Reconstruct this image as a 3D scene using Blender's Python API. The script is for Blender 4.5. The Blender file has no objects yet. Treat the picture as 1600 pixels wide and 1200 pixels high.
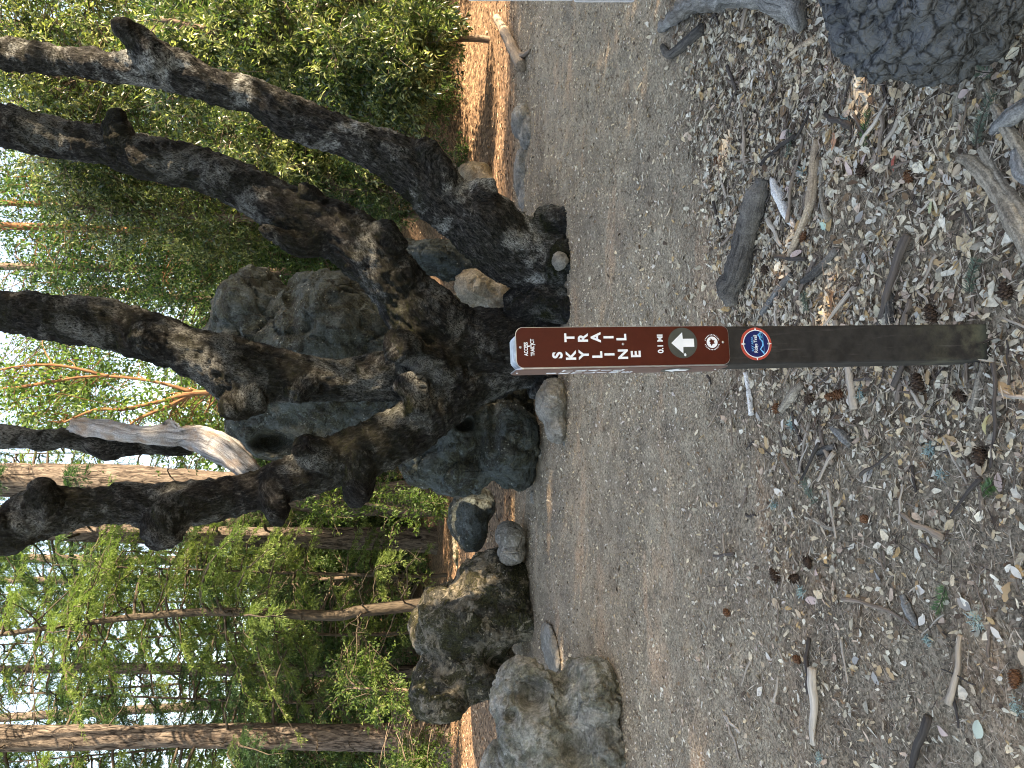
import bpy, bmesh, math, random
import numpy as np
from mathutils import Vector, Matrix

sc = bpy.context.scene
COL = sc.collection
R = math.radians

# ------------------------------------------------------------------ camera
# the photograph is a portrait shot stored on its side: the camera is rolled 90 degrees
PITCH, CAMH, F = R(10.0), 1.5, 1202.0
RIGHT = np.array((1.0, 0, 0))
FWD = np.array((0, math.cos(PITCH), -math.sin(PITCH)))
UPV = np.array((0, math.sin(PITCH), math.cos(PITCH)))
CAM = np.array((0, 0, CAMH))
cd = bpy.data.cameras.new('camera')
cd.sensor_fit = 'HORIZONTAL'
cd.sensor_width = 36.0
cd.lens = 36.0 * F / 1600.0
cd.clip_start, cd.clip_end = 0.05, 600
cam = bpy.data.objects.new('camera', cd)
COL.objects.link(cam)
M = Matrix.Identity(4)
for i, v in enumerate((-UPV, RIGHT, -FWD)):
    for j in range(3):
        M[j][i] = v[j]
for j in range(3):
    M[j][3] = CAM[j]
cam.matrix_world = M
sc.camera = cam

# ------------------------------------------------------------------ sky and sun
SUNV = Vector((0.93, -0.36, 0.58)).normalized()
w = bpy.data.worlds.new('World')
sc.world = w
w.use_nodes = True
wn = w.node_tree
sky = wn.nodes.new('ShaderNodeTexSky')
sky.sky_type = 'NISHITA'
sky.sun_disc = False
sky.sun_elevation = math.asin(SUNV.z)
sky.sun_rotation = math.atan2(SUNV.x, SUNV.y)
sky.air_density, sky.dust_density, sky.ozone_density = 1.0, 1.0, 1.0
wn.nodes['Background'].inputs['Strength'].default_value = 0.15
wn.links.new(sky.outputs[0], wn.nodes['Background'].inputs['Color'])
sd = bpy.data.lights.new('sun', 'SUN')
sd.energy, sd.angle, sd.color = 5.0, R(0.55), (1.0, 0.9, 0.76)
so = bpy.data.objects.new('sun', sd)
COL.objects.link(so)
so.rotation_euler = SUNV.to_track_quat('Z', 'Y').to_euler()
sc.view_settings.view_transform = 'Standard'
sc.view_settings.look = 'None'
sc.view_settings.gamma = 1.0
sc.view_settings.use_curve_mapping = False
sc.view_settings.exposure = 2.5
sc.view_settings.use_white_balance = True          # the photograph is balanced for the shade
sc.view_settings.white_balance_temperature = 8700
sc.view_settings.white_balance_tint = 12
cy = sc.cycles
cy.max_bounces, cy.diffuse_bounces, cy.glossy_bounces = 7, 4, 2
cy.transmission_bounces, cy.transparent_max_bounces = 3, 4
cy.use_denoising = True
cy.filter_width = 1.05
cy.sample_clamp_indirect = 6.0

# ------------------------------------------------------------------ pixel rays (photo pixels, 1600 x 1200)
def ray(x, y):
    return FWD + RIGHT * ((600.0 - y) / F) + UPV * ((800.0 - x) / F)
def P(x, y, Y):
    d = ray(x, y)
    return CAM + d * (Y / d[1])
def G(x, y, z=0.0):
    d = ray(x, y)
    return CAM + d * ((z - CAMH) / d[2])
def mpp(x, y, Y):                      # metres for one photo pixel at that place
    d = ray(x, y)
    return (Y / d[1]) / F

rng = np.random.default_rng(7)
random.seed(7)

# ------------------------------------------------------------------ numpy noise
def _hash(ix, iy, iz, seed):
    h = (ix * 374761393 + iy * 668265263 + iz * 2147483647 + seed * 1274126177) & 0xFFFFFFFF
    h = ((h ^ (h >> 13)) * 1274126177) & 0xFFFFFFFF
    h = ((h ^ (h >> 15)) * 2246822519) & 0xFFFFFFFF
    return ((h ^ (h >> 16)) & 0xFFFFFF) / float(0xFFFFFF)
def vnoise(p, seed=0):
    p = np.asarray(p, dtype=np.float64)
    i = np.floor(p).astype(np.int64)
    f = p - i
    u = f * f * f * (f * (f * 6 - 15) + 10)
    out = np.zeros(len(p))
    for dx in (0, 1):
        wx = u[:, 0] if dx else 1 - u[:, 0]
        for dy in (0, 1):
            wy = u[:, 1] if dy else 1 - u[:, 1]
            for dz in (0, 1):
                wz = u[:, 2] if dz else 1 - u[:, 2]
                out += wx * wy * wz * _hash(i[:, 0] + dx, i[:, 1] + dy, i[:, 2] + dz, seed)
    return out * 2 - 1
def fbm(p, octaves=4, seed=0, gain=0.5):
    p = np.asarray(p, dtype=np.float64)
    a, s, t = 1.0, 1.0, np.zeros(len(p))
    for k in range(octaves):
        t += a * vnoise(p * s + 17.3 * k, seed + k)
        a *= gain
        s *= 2.03
    return t
def ridged(p, octaves=3, seed=0):
    a, s, t = 1.0, 1.0, np.zeros(len(p))
    for k in range(octaves):
        t += a * (1 - 2 * np.abs(vnoise(np.asarray(p) * s + 9.1 * k, seed + k)))
        a *= 0.5
        s *= 2.1
    return t
def sstep(a, b, x):
    t = np.clip((x - a) / (b - a), 0, 1)
    return t * t * (3 - 2 * t)

def cell(p, f, seed, ids=False):
    q_ = p * f; i0 = np.floor(q_).astype(np.int64); best = np.full(len(p), 9.0); sec = best.copy(); idv = np.zeros(len(p))
    for a in (-1, 0, 1):
        for b in (-1, 0, 1):
            for c_ in (-1, 0, 1):
                ii = i0 + np.array((a, b, c_))
                pt = ii + np.stack([_hash(ii[:, 0], ii[:, 1], ii[:, 2], seed + k) for k in range(3)], 1)
                dd = np.linalg.norm(pt - q_, axis=1)
                sec = np.minimum(np.maximum(best, dd), sec)
                if ids:
                    idv = np.where(dd < best, _hash(ii[:, 0], ii[:, 1], ii[:, 2], seed + 9), idv)
                best = np.minimum(best, dd)
    return (sec - best, idv) if ids else sec - best

# ------------------------------------------------------------------ mesh helpers
def np_mesh(name, verts, faces, smooth=False, attrs=None):
    """faces: (n,3) or (n,4) array, or a list of such arrays"""
    verts = np.asarray(verts, dtype=np.float32)
    fl = faces if isinstance(faces, list) else [faces]
    fl = [np.asarray(f, dtype=np.int32) for f in fl if len(f)]
    me = bpy.data.meshes.new(name)
    me.vertices.add(len(verts))
    me.vertices.foreach_set('co', verts.ravel())
    nl = sum(f.size for f in fl)
    nf = sum(len(f) for f in fl)
    me.loops.add(nl)
    me.loops.foreach_set('vertex_index', np.concatenate([f.ravel() for f in fl]))
    me.polygons.add(nf)
    sizes = np.concatenate([np.full(len(f), f.shape[1], dtype=np.int32) for f in fl])
    starts = np.concatenate([[0], np.cumsum(sizes)[:-1]]).astype(np.int32)
    me.polygons.foreach_set('loop_start', starts)
    if smooth:
        me.polygons.foreach_set('use_smooth', np.ones(nf, dtype=bool))
    for k, a in (attrs or {}).items():
        a = np.asarray(a, dtype=np.float32)
        if a.ndim == 1:
            at = me.attributes.new(k, 'FLOAT', 'POINT'); at.data.foreach_set('value', a)
        elif a.shape[1] == 3:
            at = me.attributes.new(k, 'FLOAT_VECTOR', 'POINT'); at.data.foreach_set('vector', a.ravel())
        else:
            at = me.attributes.new(k, 'FLOAT_COLOR', 'POINT'); at.data.foreach_set('color', a.ravel())
    me.update(calc_edges=True)
    me.validate()
    return me
def link(name, me, mat=None, parent=None, loc=None, rot=None):
    o = bpy.data.objects.new(name, me)
    COL.objects.link(o)
    if mat is not None and me is not None and not me.materials:
        me.materials.append(mat)
    if parent is not None:
        o.parent = parent
    if loc is not None:
        o.location = [float(c) for c in loc]
    if rot is not None:
        o.rotation_euler = rot
    return o
def tag(o, label, cat, group=None):
    o['label'] = label
    o['category'] = cat
    if group:
        o['group'] = group
    return o
def empty(name, loc, label=None, cat=None, group=None, rot=None):
    o = link(name, None, loc=loc, rot=rot)
    o.empty_display_size = 0.1
    if label:
        tag(o, label, cat, group)
    return o

def catmull(pts, n):
    """resample rows of pts (any columns) smoothly to n samples"""
    pts = np.asarray(pts, dtype=float)
    if len(pts) == 2:
        t = np.linspace(0, 1, n)[:, None]
        return pts[0] * (1 - t) + pts[1] * t
    d = np.r_[0, np.cumsum(np.linalg.norm(np.diff(pts[:, :3], axis=0), axis=1) + 1e-9)]
    ext = np.vstack([2 * pts[0] - pts[1], pts, 2 * pts[-1] - pts[-2]])
    out = []
    for s in np.linspace(0, d[-1], n):
        i = min(max(int(np.searchsorted(d, s, side='right')) - 1, 0), len(pts) - 2)
        t = (s - d[i]) / (d[i + 1] - d[i])
        p0, p1, p2, p3 = ext[i], ext[i + 1], ext[i + 2], ext[i + 3]
        out.append(0.5 * ((2 * p1) + (-p0 + p2) * t + (2 * p0 - 5 * p1 + 4 * p2 - p3) * t * t + (-p0 + 3 * p1 - 3 * p2 + p3) * t ** 3))
    return np.array(out)
def tube(path, radii, seg=8, caps=True, phase=0.0):
    """path (n,3), radii (n,) -> verts, quads, tris, bark_co"""
    path = np.asarray(path, float)
    n = len(path)
    radii = np.asarray(radii, float)
    t = np.gradient(path, axis=0)
    t /= np.linalg.norm(t, axis=1)[:, None] + 1e-12
    ref = np.array((0.0, 0, 1.0)) if abs(t[0][2]) < 0.9 else np.array((0.0, 1.0, 0))
    u = np.cross(t[0], ref); u /= np.linalg.norm(u)
    us = []
    for k in range(n):
        u = u - t[k] * np.dot(u, t[k]); u /= np.linalg.norm(u) + 1e-12
        us.append(u)
    us = np.array(us)
    vs = np.cross(t, us)
    ang = np.linspace(0, 2 * math.pi, seg, endpoint=False) + phase
    c, s = np.cos(ang), np.sin(ang)
    off = us[:, None, :] * c[None, :, None] + vs[:, None, :] * s[None, :, None]
    V = (path[:, None, :] + off * radii[:, None, None]).reshape(-1, 3)
    i = np.arange(n - 1)[:, None] * seg
    j = np.arange(seg)[None, :]
    j2 = (j + 1) % seg
    Q = np.stack([i + j, i + j2, i + seg + j2, i + seg + j], axis=-1).reshape(-1, 4)
    dist = np.r_[0, np.cumsum(np.linalg.norm(np.diff(path, axis=0), axis=1))]
    rm = radii[:, None]
    bco = np.stack([c[None, :] * rm, s[None, :] * rm, np.repeat((dist * 0.2)[:, None], seg, 1)], axis=-1).reshape(-1, 3)
    T = np.zeros((0, 3), int)
    if caps:
        V = np.vstack([V, path[0], path[-1]])
        bco = np.vstack([bco, [0, 0, 0], [0, 0, dist[-1] * 0.2]])
        a, b = n * seg, n * seg + 1
        jj = np.arange(seg); jn = (jj + 1) % seg
        T = np.vstack([np.stack([np.full(seg, a), jn, jj], 1), np.stack([np.full(seg, b), (n - 1) * seg + jj, (n - 1) * seg + jn], 1)])
    return V, Q, T, bco
def join(parts):
    """list of (V, Q, T, bco) -> merged"""
    V, Q, T, B, o = [], [], [], [], 0
    for v, q, t, b in parts:
        V.append(v); Q.append(q + o); T.append(t + o); B.append(b)
        o += len(v)
    return np.vstack(V), np.vstack(Q), np.vstack(T), np.vstack(B)
_ico = {}
def ico(sub=3):
    if sub not in _ico:
        bm = bmesh.new()
        bmesh.ops.create_icosphere(bm, subdivisions=sub, radius=1.0)
        bm.verts.ensure_lookup_table()
        V = np.array([v.co[:] for v in bm.verts])
        T = np.array([[v.index for v in f.verts] for f in bm.faces])
        bm.free()
        _ico[sub] = (V, T)
    return _ico[sub]
def remesh(V, Q, T, voxel, smooth=3):
    me = np_mesh('tmp', V, [f for f in (Q, T) if len(f)])
    o = bpy.data.objects.new('tmp', me)
    COL.objects.link(o)
    m = o.modifiers.new('r', 'REMESH'); m.mode = 'VOXEL'; m.voxel_size = voxel
    if smooth:
        s = o.modifiers.new('s', 'SMOOTH'); s.factor = 0.5; s.iterations = smooth
    dg = bpy.context.evaluated_depsgraph_get()
    ev = bpy.data.meshes.new_from_object(o.evaluated_get(dg))
    bpy.data.objects.remove(o); bpy.data.meshes.remove(me)
    n = len(ev.vertices); co = np.zeros(n * 3, np.float32); ev.vertices.foreach_get('co', co)
    nm = np.zeros(n * 3, np.float32); ev.vertices.foreach_get('normal', nm)
    nl = len(ev.loops); li = np.zeros(nl, np.int32); ev.loops.foreach_get('vertex_index', li)
    nf = len(ev.polygons); lt = np.zeros(nf, np.int32); ev.polygons.foreach_get('loop_total', lt)
    quads = li.reshape(-1, 4) if (lt == 4).all() else None
    if quads is None:
        st = np.r_[0, np.cumsum(lt)[:-1]]
        quads = np.array([li[a:a + 4] for a, b in zip(st, lt) if b == 4])
    bpy.data.meshes.remove(ev)
    return co.reshape(-1, 3).astype(float), nm.reshape(-1, 3).astype(float), quads

# ------------------------------------------------------------------ materials
def new_mat(name):
    m = bpy.data.materials.new(name)
    m.use_nodes = True
    nt = m.node_tree
    for n in list(nt.nodes):
        if n.type != 'OUTPUT_MATERIAL':
            nt.nodes.remove(n)
    return m, nt, nt.nodes['Material Output']
class NT:
    def __init__(self, name):
        self.m, self.t, self.out = new_mat(name)
    def n(self, kind, **kw):
        nd = self.t.nodes.new('ShaderNode' + kind)
        for k, v in kw.items():
            setattr(nd, k, v)
        return nd
    def l(self, a, b):
        self.t.links.new(a, b)
        return b
    def setin(self, nd, name, v):
        if hasattr(v, 'is_linked') or hasattr(v, 'links'):
            self.t.links.new(v, nd.inputs[name])
        else:
            nd.inputs[name].default_value = v
    def coord(self, kind='Object'):
        return self.n('TexCoord').outputs[kind]
    def attr(self, name, out='Vector'):
        return self.n('Attribute', attribute_name=name).outputs[out]
    def mapping(self, vec, scale):
        mp = self.n('Mapping')
        self.l(vec, mp.inputs['Vector'])
        mp.inputs['Scale'].default_value = scale if hasattr(scale, '__len__') else (scale,) * 3
        return mp.outputs[0]
    def noise(self, vec, scale, detail=4, rough=0.55, dist=0.0):
        nd = self.n('TexNoise')
        if vec is not None:
            self.l(vec, nd.inputs['Vector'])
        nd.inputs['Scale'].default_value = scale
        nd.inputs['Detail'].default_value = detail
        nd.inputs['Roughness'].default_value = rough
        nd.inputs['Distortion'].default_value = dist
        return nd.outputs[0]
    def voronoi(self, vec, scale, feature='F1', out=0, rand=1.0):
        nd = self.n('TexVoronoi', feature=feature)
        self.l(vec, nd.inputs['Vector'])
        nd.inputs['Scale'].default_value = scale
        nd.inputs['Randomness'].default_value = rand
        return nd.outputs[out]
    def ramp(self, fac, stops, interp='LINEAR'):
        nd = self.n('ValToRGB')
        nd.color_ramp.interpolation = interp
        el = nd.color_ramp.elements
        while len(el) < len(stops):
            el.new(0.5)
        for e, (p, c) in zip(el, stops):
            e.position = p
            e.color = (c, c, c, 1) if not hasattr(c, '__len__') else (*c, 1)
        self.l(fac, nd.inputs[0])
        return nd.outputs[0]
    def mix(self, fac, a, b, mode='MIX'):
        nd = self.n('Mix', data_type='RGBA', blend_type=mode)
        for idx, v in ((0, fac), (6, a), (7, b)):
            if hasattr(v, 'links'):
                self.l(v, nd.inputs[idx])
            elif idx == 0:
                nd.inputs[0].default_value = v
            else:
                nd.inputs[idx].default_value = (*v, 1)
        return nd.outputs[2]
    def math(self, op, a, b=0.0):
        nd = self.n('Math', operation=op)
        for idx, v in ((0, a), (1, b)):
            if hasattr(v, 'links'):
                self.l(v, nd.inputs[idx])
            else:
                nd.inputs[idx].default_value = v
        return nd.outputs[0]
    def bump(self, height, strength=0.5, dist=0.02, normal=None):
        nd = self.n('Bump')
        self.l(height, nd.inputs['Height'])
        nd.inputs['Strength'].default_value = strength
        nd.inputs['Distance'].default_value = dist
        if normal is not None:
            self.l(normal, nd.inputs['Normal'])
        return nd.outputs[0]
    def finish(self, color, rough=0.85, spec=0.3, normal=None, metallic=0.0, translucent=None):
        b = self.n('BsdfPrincipled')
        self.setin(b, 'Base Color', color if hasattr(color, 'links') else (*color, 1))
        self.setin(b, 'Roughness', rough)
        b.inputs['Specular IOR Level'].default_value = spec
        b.inputs['Metallic'].default_value = metallic
        if normal is not None:
            self.l(normal, b.inputs['Normal'])
        s = b.outputs[0]
        if translucent:
            tr = self.n('BsdfTranslucent')
            self.setin(tr, 'Color', translucent[1] if hasattr(translucent[1], 'links') else (*translucent[1], 1))
            mx = self.n('MixShader')
            mx.inputs[0].default_value = translucent[0]
            self.l(s, mx.inputs[1]); self.l(tr.outputs[0], mx.inputs[2])
            s = mx.outputs[0]
        self.l(s, self.out.inputs['Surface'])
        return self.m
def plain(name, color, rough=0.5, spec=0.4, metallic=0.0, wear=0.12, scale=40):
    t = NT(name)
    nz = t.noise(t.coord(), scale, 4)
    dark = tuple(c * (1 - wear) for c in color)
    lite = tuple(min(1, c * (1 + wear)) for c in color)
    c = t.ramp(nz, [(0.3, dark), (0.7, lite)])
    return t.finish(c, rough, spec, metallic=metallic)

def mat_ground(name='packed_trail_soil', k=1.0):
    t = NT(name)
    co = t.coord()
    big = t.noise(co, 0.7, 5, 0.6)
    mid = t.noise(co, 6.0, 5, 0.65)
    fine = t.noise(co, 90, 5, 0.75)
    c = t.ramp(mid, [(0.3, (0.19 * k, 0.148 * k, 0.108 * k)), (0.52, (0.312 * k, 0.25 * k, 0.18 * k)), (0.72, (0.405 * k, 0.33 * k, 0.242 * k))])
    patch = t.ramp(t.noise(t.mapping(co, (0.9, 2.2, 1)), 1.1, 4, 0.6, 0.6), [(0.56, 0.0), (0.7, 1.0)])
    c = t.mix(patch, c, t.mix(mid, (0.42 * k, 0.27 * k, 0.165 * k), (0.5 * k, 0.345 * k, 0.235 * k)))
    dk = t.ramp(big, [(0.35, 1.0), (0.5, 0.0)])
    c = t.mix(t.math('MULTIPLY', dk, 0.45), c, (0.1, 0.08, 0.07))
    sp = t.ramp(fine, [(0.4, 0.38), (0.52, 1.0), (0.62, 1.5)])
    c = t.mix(1.0, c, sp, 'MULTIPLY')
    v = t.voronoi(t.mapping(co, (1, 0.8, 1)), 70, 'F1', 1)
    vr = t.n('SeparateColor'); t.l(v, vr.inputs[0])
    chip = t.ramp(vr.outputs[0], [(0.8, 0.0), (0.86, 1.0)])
    c = t.mix(t.math('MULTIPLY', chip, 0.5), c, t.mix(vr.outputs[1], (0.42, 0.33, 0.25), (0.14, 0.09, 0.06)))
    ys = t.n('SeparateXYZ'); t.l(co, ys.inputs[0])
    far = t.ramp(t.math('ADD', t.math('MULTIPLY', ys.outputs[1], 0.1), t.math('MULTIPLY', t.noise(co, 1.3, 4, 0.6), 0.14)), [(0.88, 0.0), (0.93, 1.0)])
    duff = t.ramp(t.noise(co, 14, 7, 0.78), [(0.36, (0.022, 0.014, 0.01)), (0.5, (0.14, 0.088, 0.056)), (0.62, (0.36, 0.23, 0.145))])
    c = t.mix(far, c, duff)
    h = t.math('ADD', t.math('MULTIPLY', fine, 0.6), t.math('MULTIPLY', vr.outputs[2], 0.5))
    h = t.math('ADD', h, t.math('MULTIPLY', t.noise(co, 25, 4, 0.7), 1.2))
    return t.finish(c, 0.95, 0.15, t.bump(h, 0.8, 0.012))
def mat_oak(name='oak_bark', k=1.0, lk=0.8, mk=1.0):
    t = NT(name)
    bc = t.attr('bark_co')
    ob = t.coord()
    f1 = t.noise(t.mapping(bc, (46, 46, 72)), 1.0, 9, 0.7, 0.5)
    f2 = t.noise(t.mapping(bc, (150, 150, 200)), 1.0, 6, 0.75)
    ridge = t.math('ADD', t.math('MULTIPLY', f1, 0.7), t.math('MULTIPLY', f2, 0.4))
    c = t.ramp(ridge, [(0.47, (0.003, 0.003, 0.003)), (0.55, (0.01 * k, 0.0095 * k, 0.009 * k)), (0.64, (0.028 * k, 0.027 * k, 0.026 * k)), (0.75, (0.12 * k, 0.118 * k, 0.114 * k))])
    lich = t.ramp(t.noise(ob, 2.2, 9, 0.74, 0.5), [(0.51, 0.0), (0.6, 1.0)])
    lich = t.math('MULTIPLY', lich, t.ramp(f2, [(0.42, 0.0), (0.56, 1.0)]))
    c = t.mix(t.math('MULTIPLY', lich, lk), c, (0.17 * k, 0.175 * k, 0.17 * k))
    moss = t.ramp(t.noise(ob, 1.7, 9, 0.74, 0.6), [(0.47, 0.0), (0.55, 1.0)])
    nz = t.n('SeparateXYZ'); t.l(t.n('NewGeometry').outputs['Normal'], nz.inputs[0])
    upf = t.ramp(nz.outputs[2], [(0.35, 0.3), (0.75, 1.0)])
    moss = t.math('MULTIPLY', t.math('MULTIPLY', moss, upf), mk)
    mcol = t.ramp(t.noise(ob, 60, 6, 0.75), [(0.4, (0.003, 0.0035, 0.001)), (0.54, (0.011, 0.0125, 0.004)), (0.68, (0.042, 0.043, 0.013))])
    c = t.mix(moss, c, mcol)
    mh = t.math('MULTIPLY', t.math('MULTIPLY', t.noise(ob, 90, 5, 0.75), moss), 1.0)
    nb = t.bump(t.math('ADD', ridge, mh), 1.0, 0.03)
    return t.finish(c, 0.95, 0.12, nb)
def mat_fir():
    t = NT('fir_bark')
    bc = t.attr('bark_co')
    f1 = t.noise(t.mapping(bc, (17, 17, 16)), 1.0, 9, 0.7, 1.2)
    f2 = t.noise(t.mapping(bc, (60, 60, 50)), 1.0, 4, 0.7)
    h = t.math('ADD', t.math('MULTIPLY', f1, 0.8), t.math('MULTIPLY', f2, 0.25))
    c = t.ramp(h, [(0.43, (0.012, 0.01, 0.009)), (0.5, (0.065, 0.053, 0.046)), (0.63, (0.17, 0.143, 0.122))])
    c = t.mix(t.ramp(t.noise(t.coord(), 0.7, 4), [(0.5, 0.0), (0.65, 0.4)]), c, (0.13, 0.09, 0.065))
    return t.finish(c, 0.95, 0.12, t.bump(h, 0.9, 0.05))
def mat_twig_bark(name, a, b):
    t = NT(name)
    n = t.noise(t.mapping(t.attr('bark_co'), (40, 40, 30)), 1.0, 5, 0.65)
    c = t.ramp(n, [(0.35, a), (0.65, b)])
    return t.finish(c, 0.9, 0.15, t.bump(n, 0.6, 0.02))
def mat_deadwood(name, cols, stretch=(60, 60, 10), bstr=0.6):
    t = NT(name)
    n = t.noise(t.mapping(t.attr('bark_co'), stretch), 1.0, 6, 0.65, 0.6)
    big = t.noise(t.coord(), 7, 3)
    c = t.ramp(n, [(0.32, cols[0]), (0.5, cols[1]), (0.68, cols[2])])
    c = t.mix(t.ramp(big, [(0.5, 0.0), (0.68, 0.7)]), c, cols[3])
    fn = t.noise(t.coord(), 160, 5, 0.75)
    c = t.mix(1.0, c, t.ramp(fn, [(0.38, 0.6), (0.62, 1.35)]), 'MULTIPLY')
    return t.finish(c, 0.85, 0.2, t.bump(t.math('ADD', n, t.math('MULTIPLY', fn, 0.35)), bstr, 0.012))
def mat_rock(name, base, dark=0.5, moss=0.5, ochre=0.2, mosscol=((0.012, 0.014, 0.005), (0.085, 0.085, 0.03)), pale=0.4):
    t = NT(name)
    co = t.coord()
    n1 = t.noise(co, 2.6, 9, 0.72, 0.5)
    n2 = t.noise(co, 9, 9, 0.75, 0.3)
    n3 = t.noise(co, 50, 6, 0.75)
    n4 = t.noise(co, 5.0, 9, 0.74, 1.0)
    lo = tuple(c * 0.55 for c in base); hi = tuple(c * 1.4 for c in base)
    c = t.ramp(n2, [(0.32, lo), (0.5, base), (0.66, hi)])
    c = t.mix(t.math('MULTIPLY', t.ramp(t.noise(co, 1.6, 7, 0.7), [(0.54, 0.0), (0.6, 1.0)]), ochre), c, t.ramp(n3, [(0.3, (0.22, 0.15, 0.075)), (0.7, (0.44, 0.33, 0.19))]))
    dk = t.math('MULTIPLY', t.ramp(n1, [(0.49, 0.0), (0.535, 1.0)]), dark)
    c = t.mix(dk, c, t.ramp(n3, [(0.3, (0.008, 0.009, 0.008)), (0.7, (0.05, 0.053, 0.048))]))
    mm = t.math('MULTIPLY', t.ramp(n4, [(0.48, 0.0), (0.53, 1.0)]), moss)
    c = t.mix(mm, c, t.ramp(n3, [(0.35, mosscol[0]), (0.68, mosscol[1])]))
    pl = t.math('MULTIPLY', t.ramp(t.noise(co, 7, 8, 0.72, 0.7), [(0.58, 0.0), (0.62, 1.0)]), pale)
    c = t.mix(pl, c, t.ramp(n3, [(0.3, tuple(min(0.6, v * 1.2) for v in base)), (0.7, tuple(min(0.62, v * 2.7) for v in base))]))
    sp = t.ramp(t.voronoi(co, 18, 'F1'), [(0.12, 1.0), (0.17, 0.0)])
    sel = t.ramp(t.noise(co, 3.3, 2), [(0.54, 0.0), (0.58, 1.0)])
    c = t.mix(t.math('MULTIPLY', t.math('MULTIPLY', sp, sel), 0.5), c, (0.48, 0.48, 0.43))
    c = t.mix(1.0, c, t.ramp(n3, [(0.32, 0.55), (0.66, 1.4)]), 'MULTIPLY')
    h = t.math('ADD', t.math('MULTIPLY', n2, 1.1), t.math('MULTIPLY', n3, 0.5))
    h = t.math('ADD', h, t.math('MULTIPLY', mm, t.math('MULTIPLY', t.noise(co, 110, 3), 0.5)))
    crack = t.ramp(t.voronoi(t.mapping(co, (1.2, 1.2, 0.8)), 1.6, 'DISTANCE_TO_EDGE'), [(0.0, 0.0), (0.02, 1.0)])
    h = t.math('ADD', h, t.math('MULTIPLY', crack, 0.3))
    return t.finish(c, 0.93, 0.2, t.bump(h, 1.0, 0.06))
def mat_leaf(name, stops, trans=0.35, rough=0.45, spec=0.45):
    t = NT(name)
    tint = t.attr('tint', 'Fac')
    c = t.ramp(tint, stops)
    lite = t.mix(1.0, c, (1.25, 1.5, 0.85), 'MULTIPLY')
    return t.finish(c, rough, spec, translucent=(trans, lite))
def mat_litter():
    t = NT('dry_leaf')
    col = t.attr('col', 'Color')
    n = t.noise(t.coord(), 120, 3, 0.6)
    c = t.mix(1.0, col, t.ramp(n, [(0.3, 0.75), (0.7, 1.2)]), 'MULTIPLY')
    return t.finish(c, 0.75, 0.3, translucent=(0.15, c))
def mat_random_wood(name, a, b):
    t = NT(name)
    r = t.n('ObjectInfo').outputs['Random']
    base = t.ramp(r, [(0.0, a), (1.0, b)])
    n = t.noise(t.mapping(t.attr('bark_co'), (200, 200, 60)), 1.0, 5, 0.65)
    c = t.mix(1.0, base, t.ramp(n, [(0.3, 0.55), (0.7, 1.35)]), 'MULTIPLY')
    return t.finish(c, 0.9, 0.2, t.bump(n, 0.6, 0.004))

GROUND = mat_ground()
HUMUS = mat_ground('dark_leaf_humus', 0.78)
OAK = mat_oak()
OAK_PALE_SUNLIT = mat_oak('pale_sunlit_oak_bark', 1.9, 0.9, 0.8)  # lichen-pale bark, brightened further to stand for sun on one limb
FIR = mat_fir()
REDBARK = mat_twig_bark('reddish_bark', (0.07, 0.035, 0.02), (0.24, 0.125, 0.065))
BROWNBARK = mat_twig_bark('brown_bark', (0.06, 0.045, 0.035), (0.2, 0.155, 0.12))
DARKTWIG = mat_twig_bark('dark_twig', (0.02, 0.017, 0.014), (0.08, 0.065, 0.05))
SILVER = mat_deadwood('silver_deadwood', ((0.07, 0.07, 0.075), (0.26, 0.262, 0.275), (0.4, 0.405, 0.42), (0.24, 0.17, 0.12)))
LITTER = mat_litter()
TWIGS = [mat_random_wood('dark_twig_wood', (0.045, 0.037, 0.033), (0.1, 0.08, 0.07)), mat_random_wood('brown_twig_wood', (0.14, 0.105, 0.085), (0.24, 0.185, 0.145)), mat_random_wood('pale_twig_wood', (0.32, 0.255, 0.2), (0.48, 0.42, 0.36))]
LEAF_BAY = mat_leaf('bay_leaf', [(0.0, (0.016, 0.034, 0.012)), (0.4, (0.05, 0.085, 0.03)), (0.72, (0.18, 0.205, 0.075)), (1.0, (0.32, 0.33, 0.15))], 0.32, 0.36, 0.6)
LEAF_OAK = mat_leaf('oak_leaf', [(0.0, (0.016, 0.036, 0.013)), (0.55, (0.042, 0.085, 0.03)), (1.0, (0.11, 0.16, 0.055))], 0.42, 0.5, 0.4)
LEAF_MAPLE = mat_leaf('bright_leaf', [(0.0, (0.035, 0.07, 0.02)), (0.6, (0.085, 0.14, 0.04)), (1.0, (0.16, 0.2, 0.065))], 0.5, 0.5, 0.35)
NEEDLE = mat_leaf('fir_needle', [(0.0, (0.02, 0.045, 0.026)), (0.5, (0.055, 0.1, 0.05)), (1.0, (0.13, 0.175, 0.075))], 0.45, 0.5, 0.3)
NEEDLE_BRIGHT = mat_leaf('young_fir_needle', [(0.0, (0.06, 0.105, 0.035)), (1.0, (0.17, 0.215, 0.075))], 0.4, 0.5, 0.3)

# ------------------------------------------------------------------ terrain
def hgt(X, Y):
    X = np.asarray(X, float); Y = np.asarray(Y, float)
    shp = X.shape
    X = X.ravel(); Y = Y.ravel()
    z = 0.02 * fbm(np.stack([X * 0.7, Y * 0.7, X * 0], 1), 3, 5)
    z += 0.9 * sstep(13, 30, Y) + 5.0 * sstep(28, 90, Y)
    z += 1.3 * sstep(1.5, 5.0, X) * sstep(10.6, 14.0, Y)
    z += 0.5 * sstep(7, 20, np.abs(X)) * sstep(5, 12, Y)
    near = 1 - sstep(6, 11, Y)
    z += near * (0.007 * fbm(np.stack([X * 14, Y * 14, X * 0 + 3], 1), 3, 9) + 0.012 * fbm(np.stack([X * 4.2, Y * 4.2, X * 0 + 8], 1), 2, 19))
    return z.reshape(shp)
def ground_at(X, Y):
    return float(hgt(np.array([X]), np.array([Y]))[0])
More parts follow.
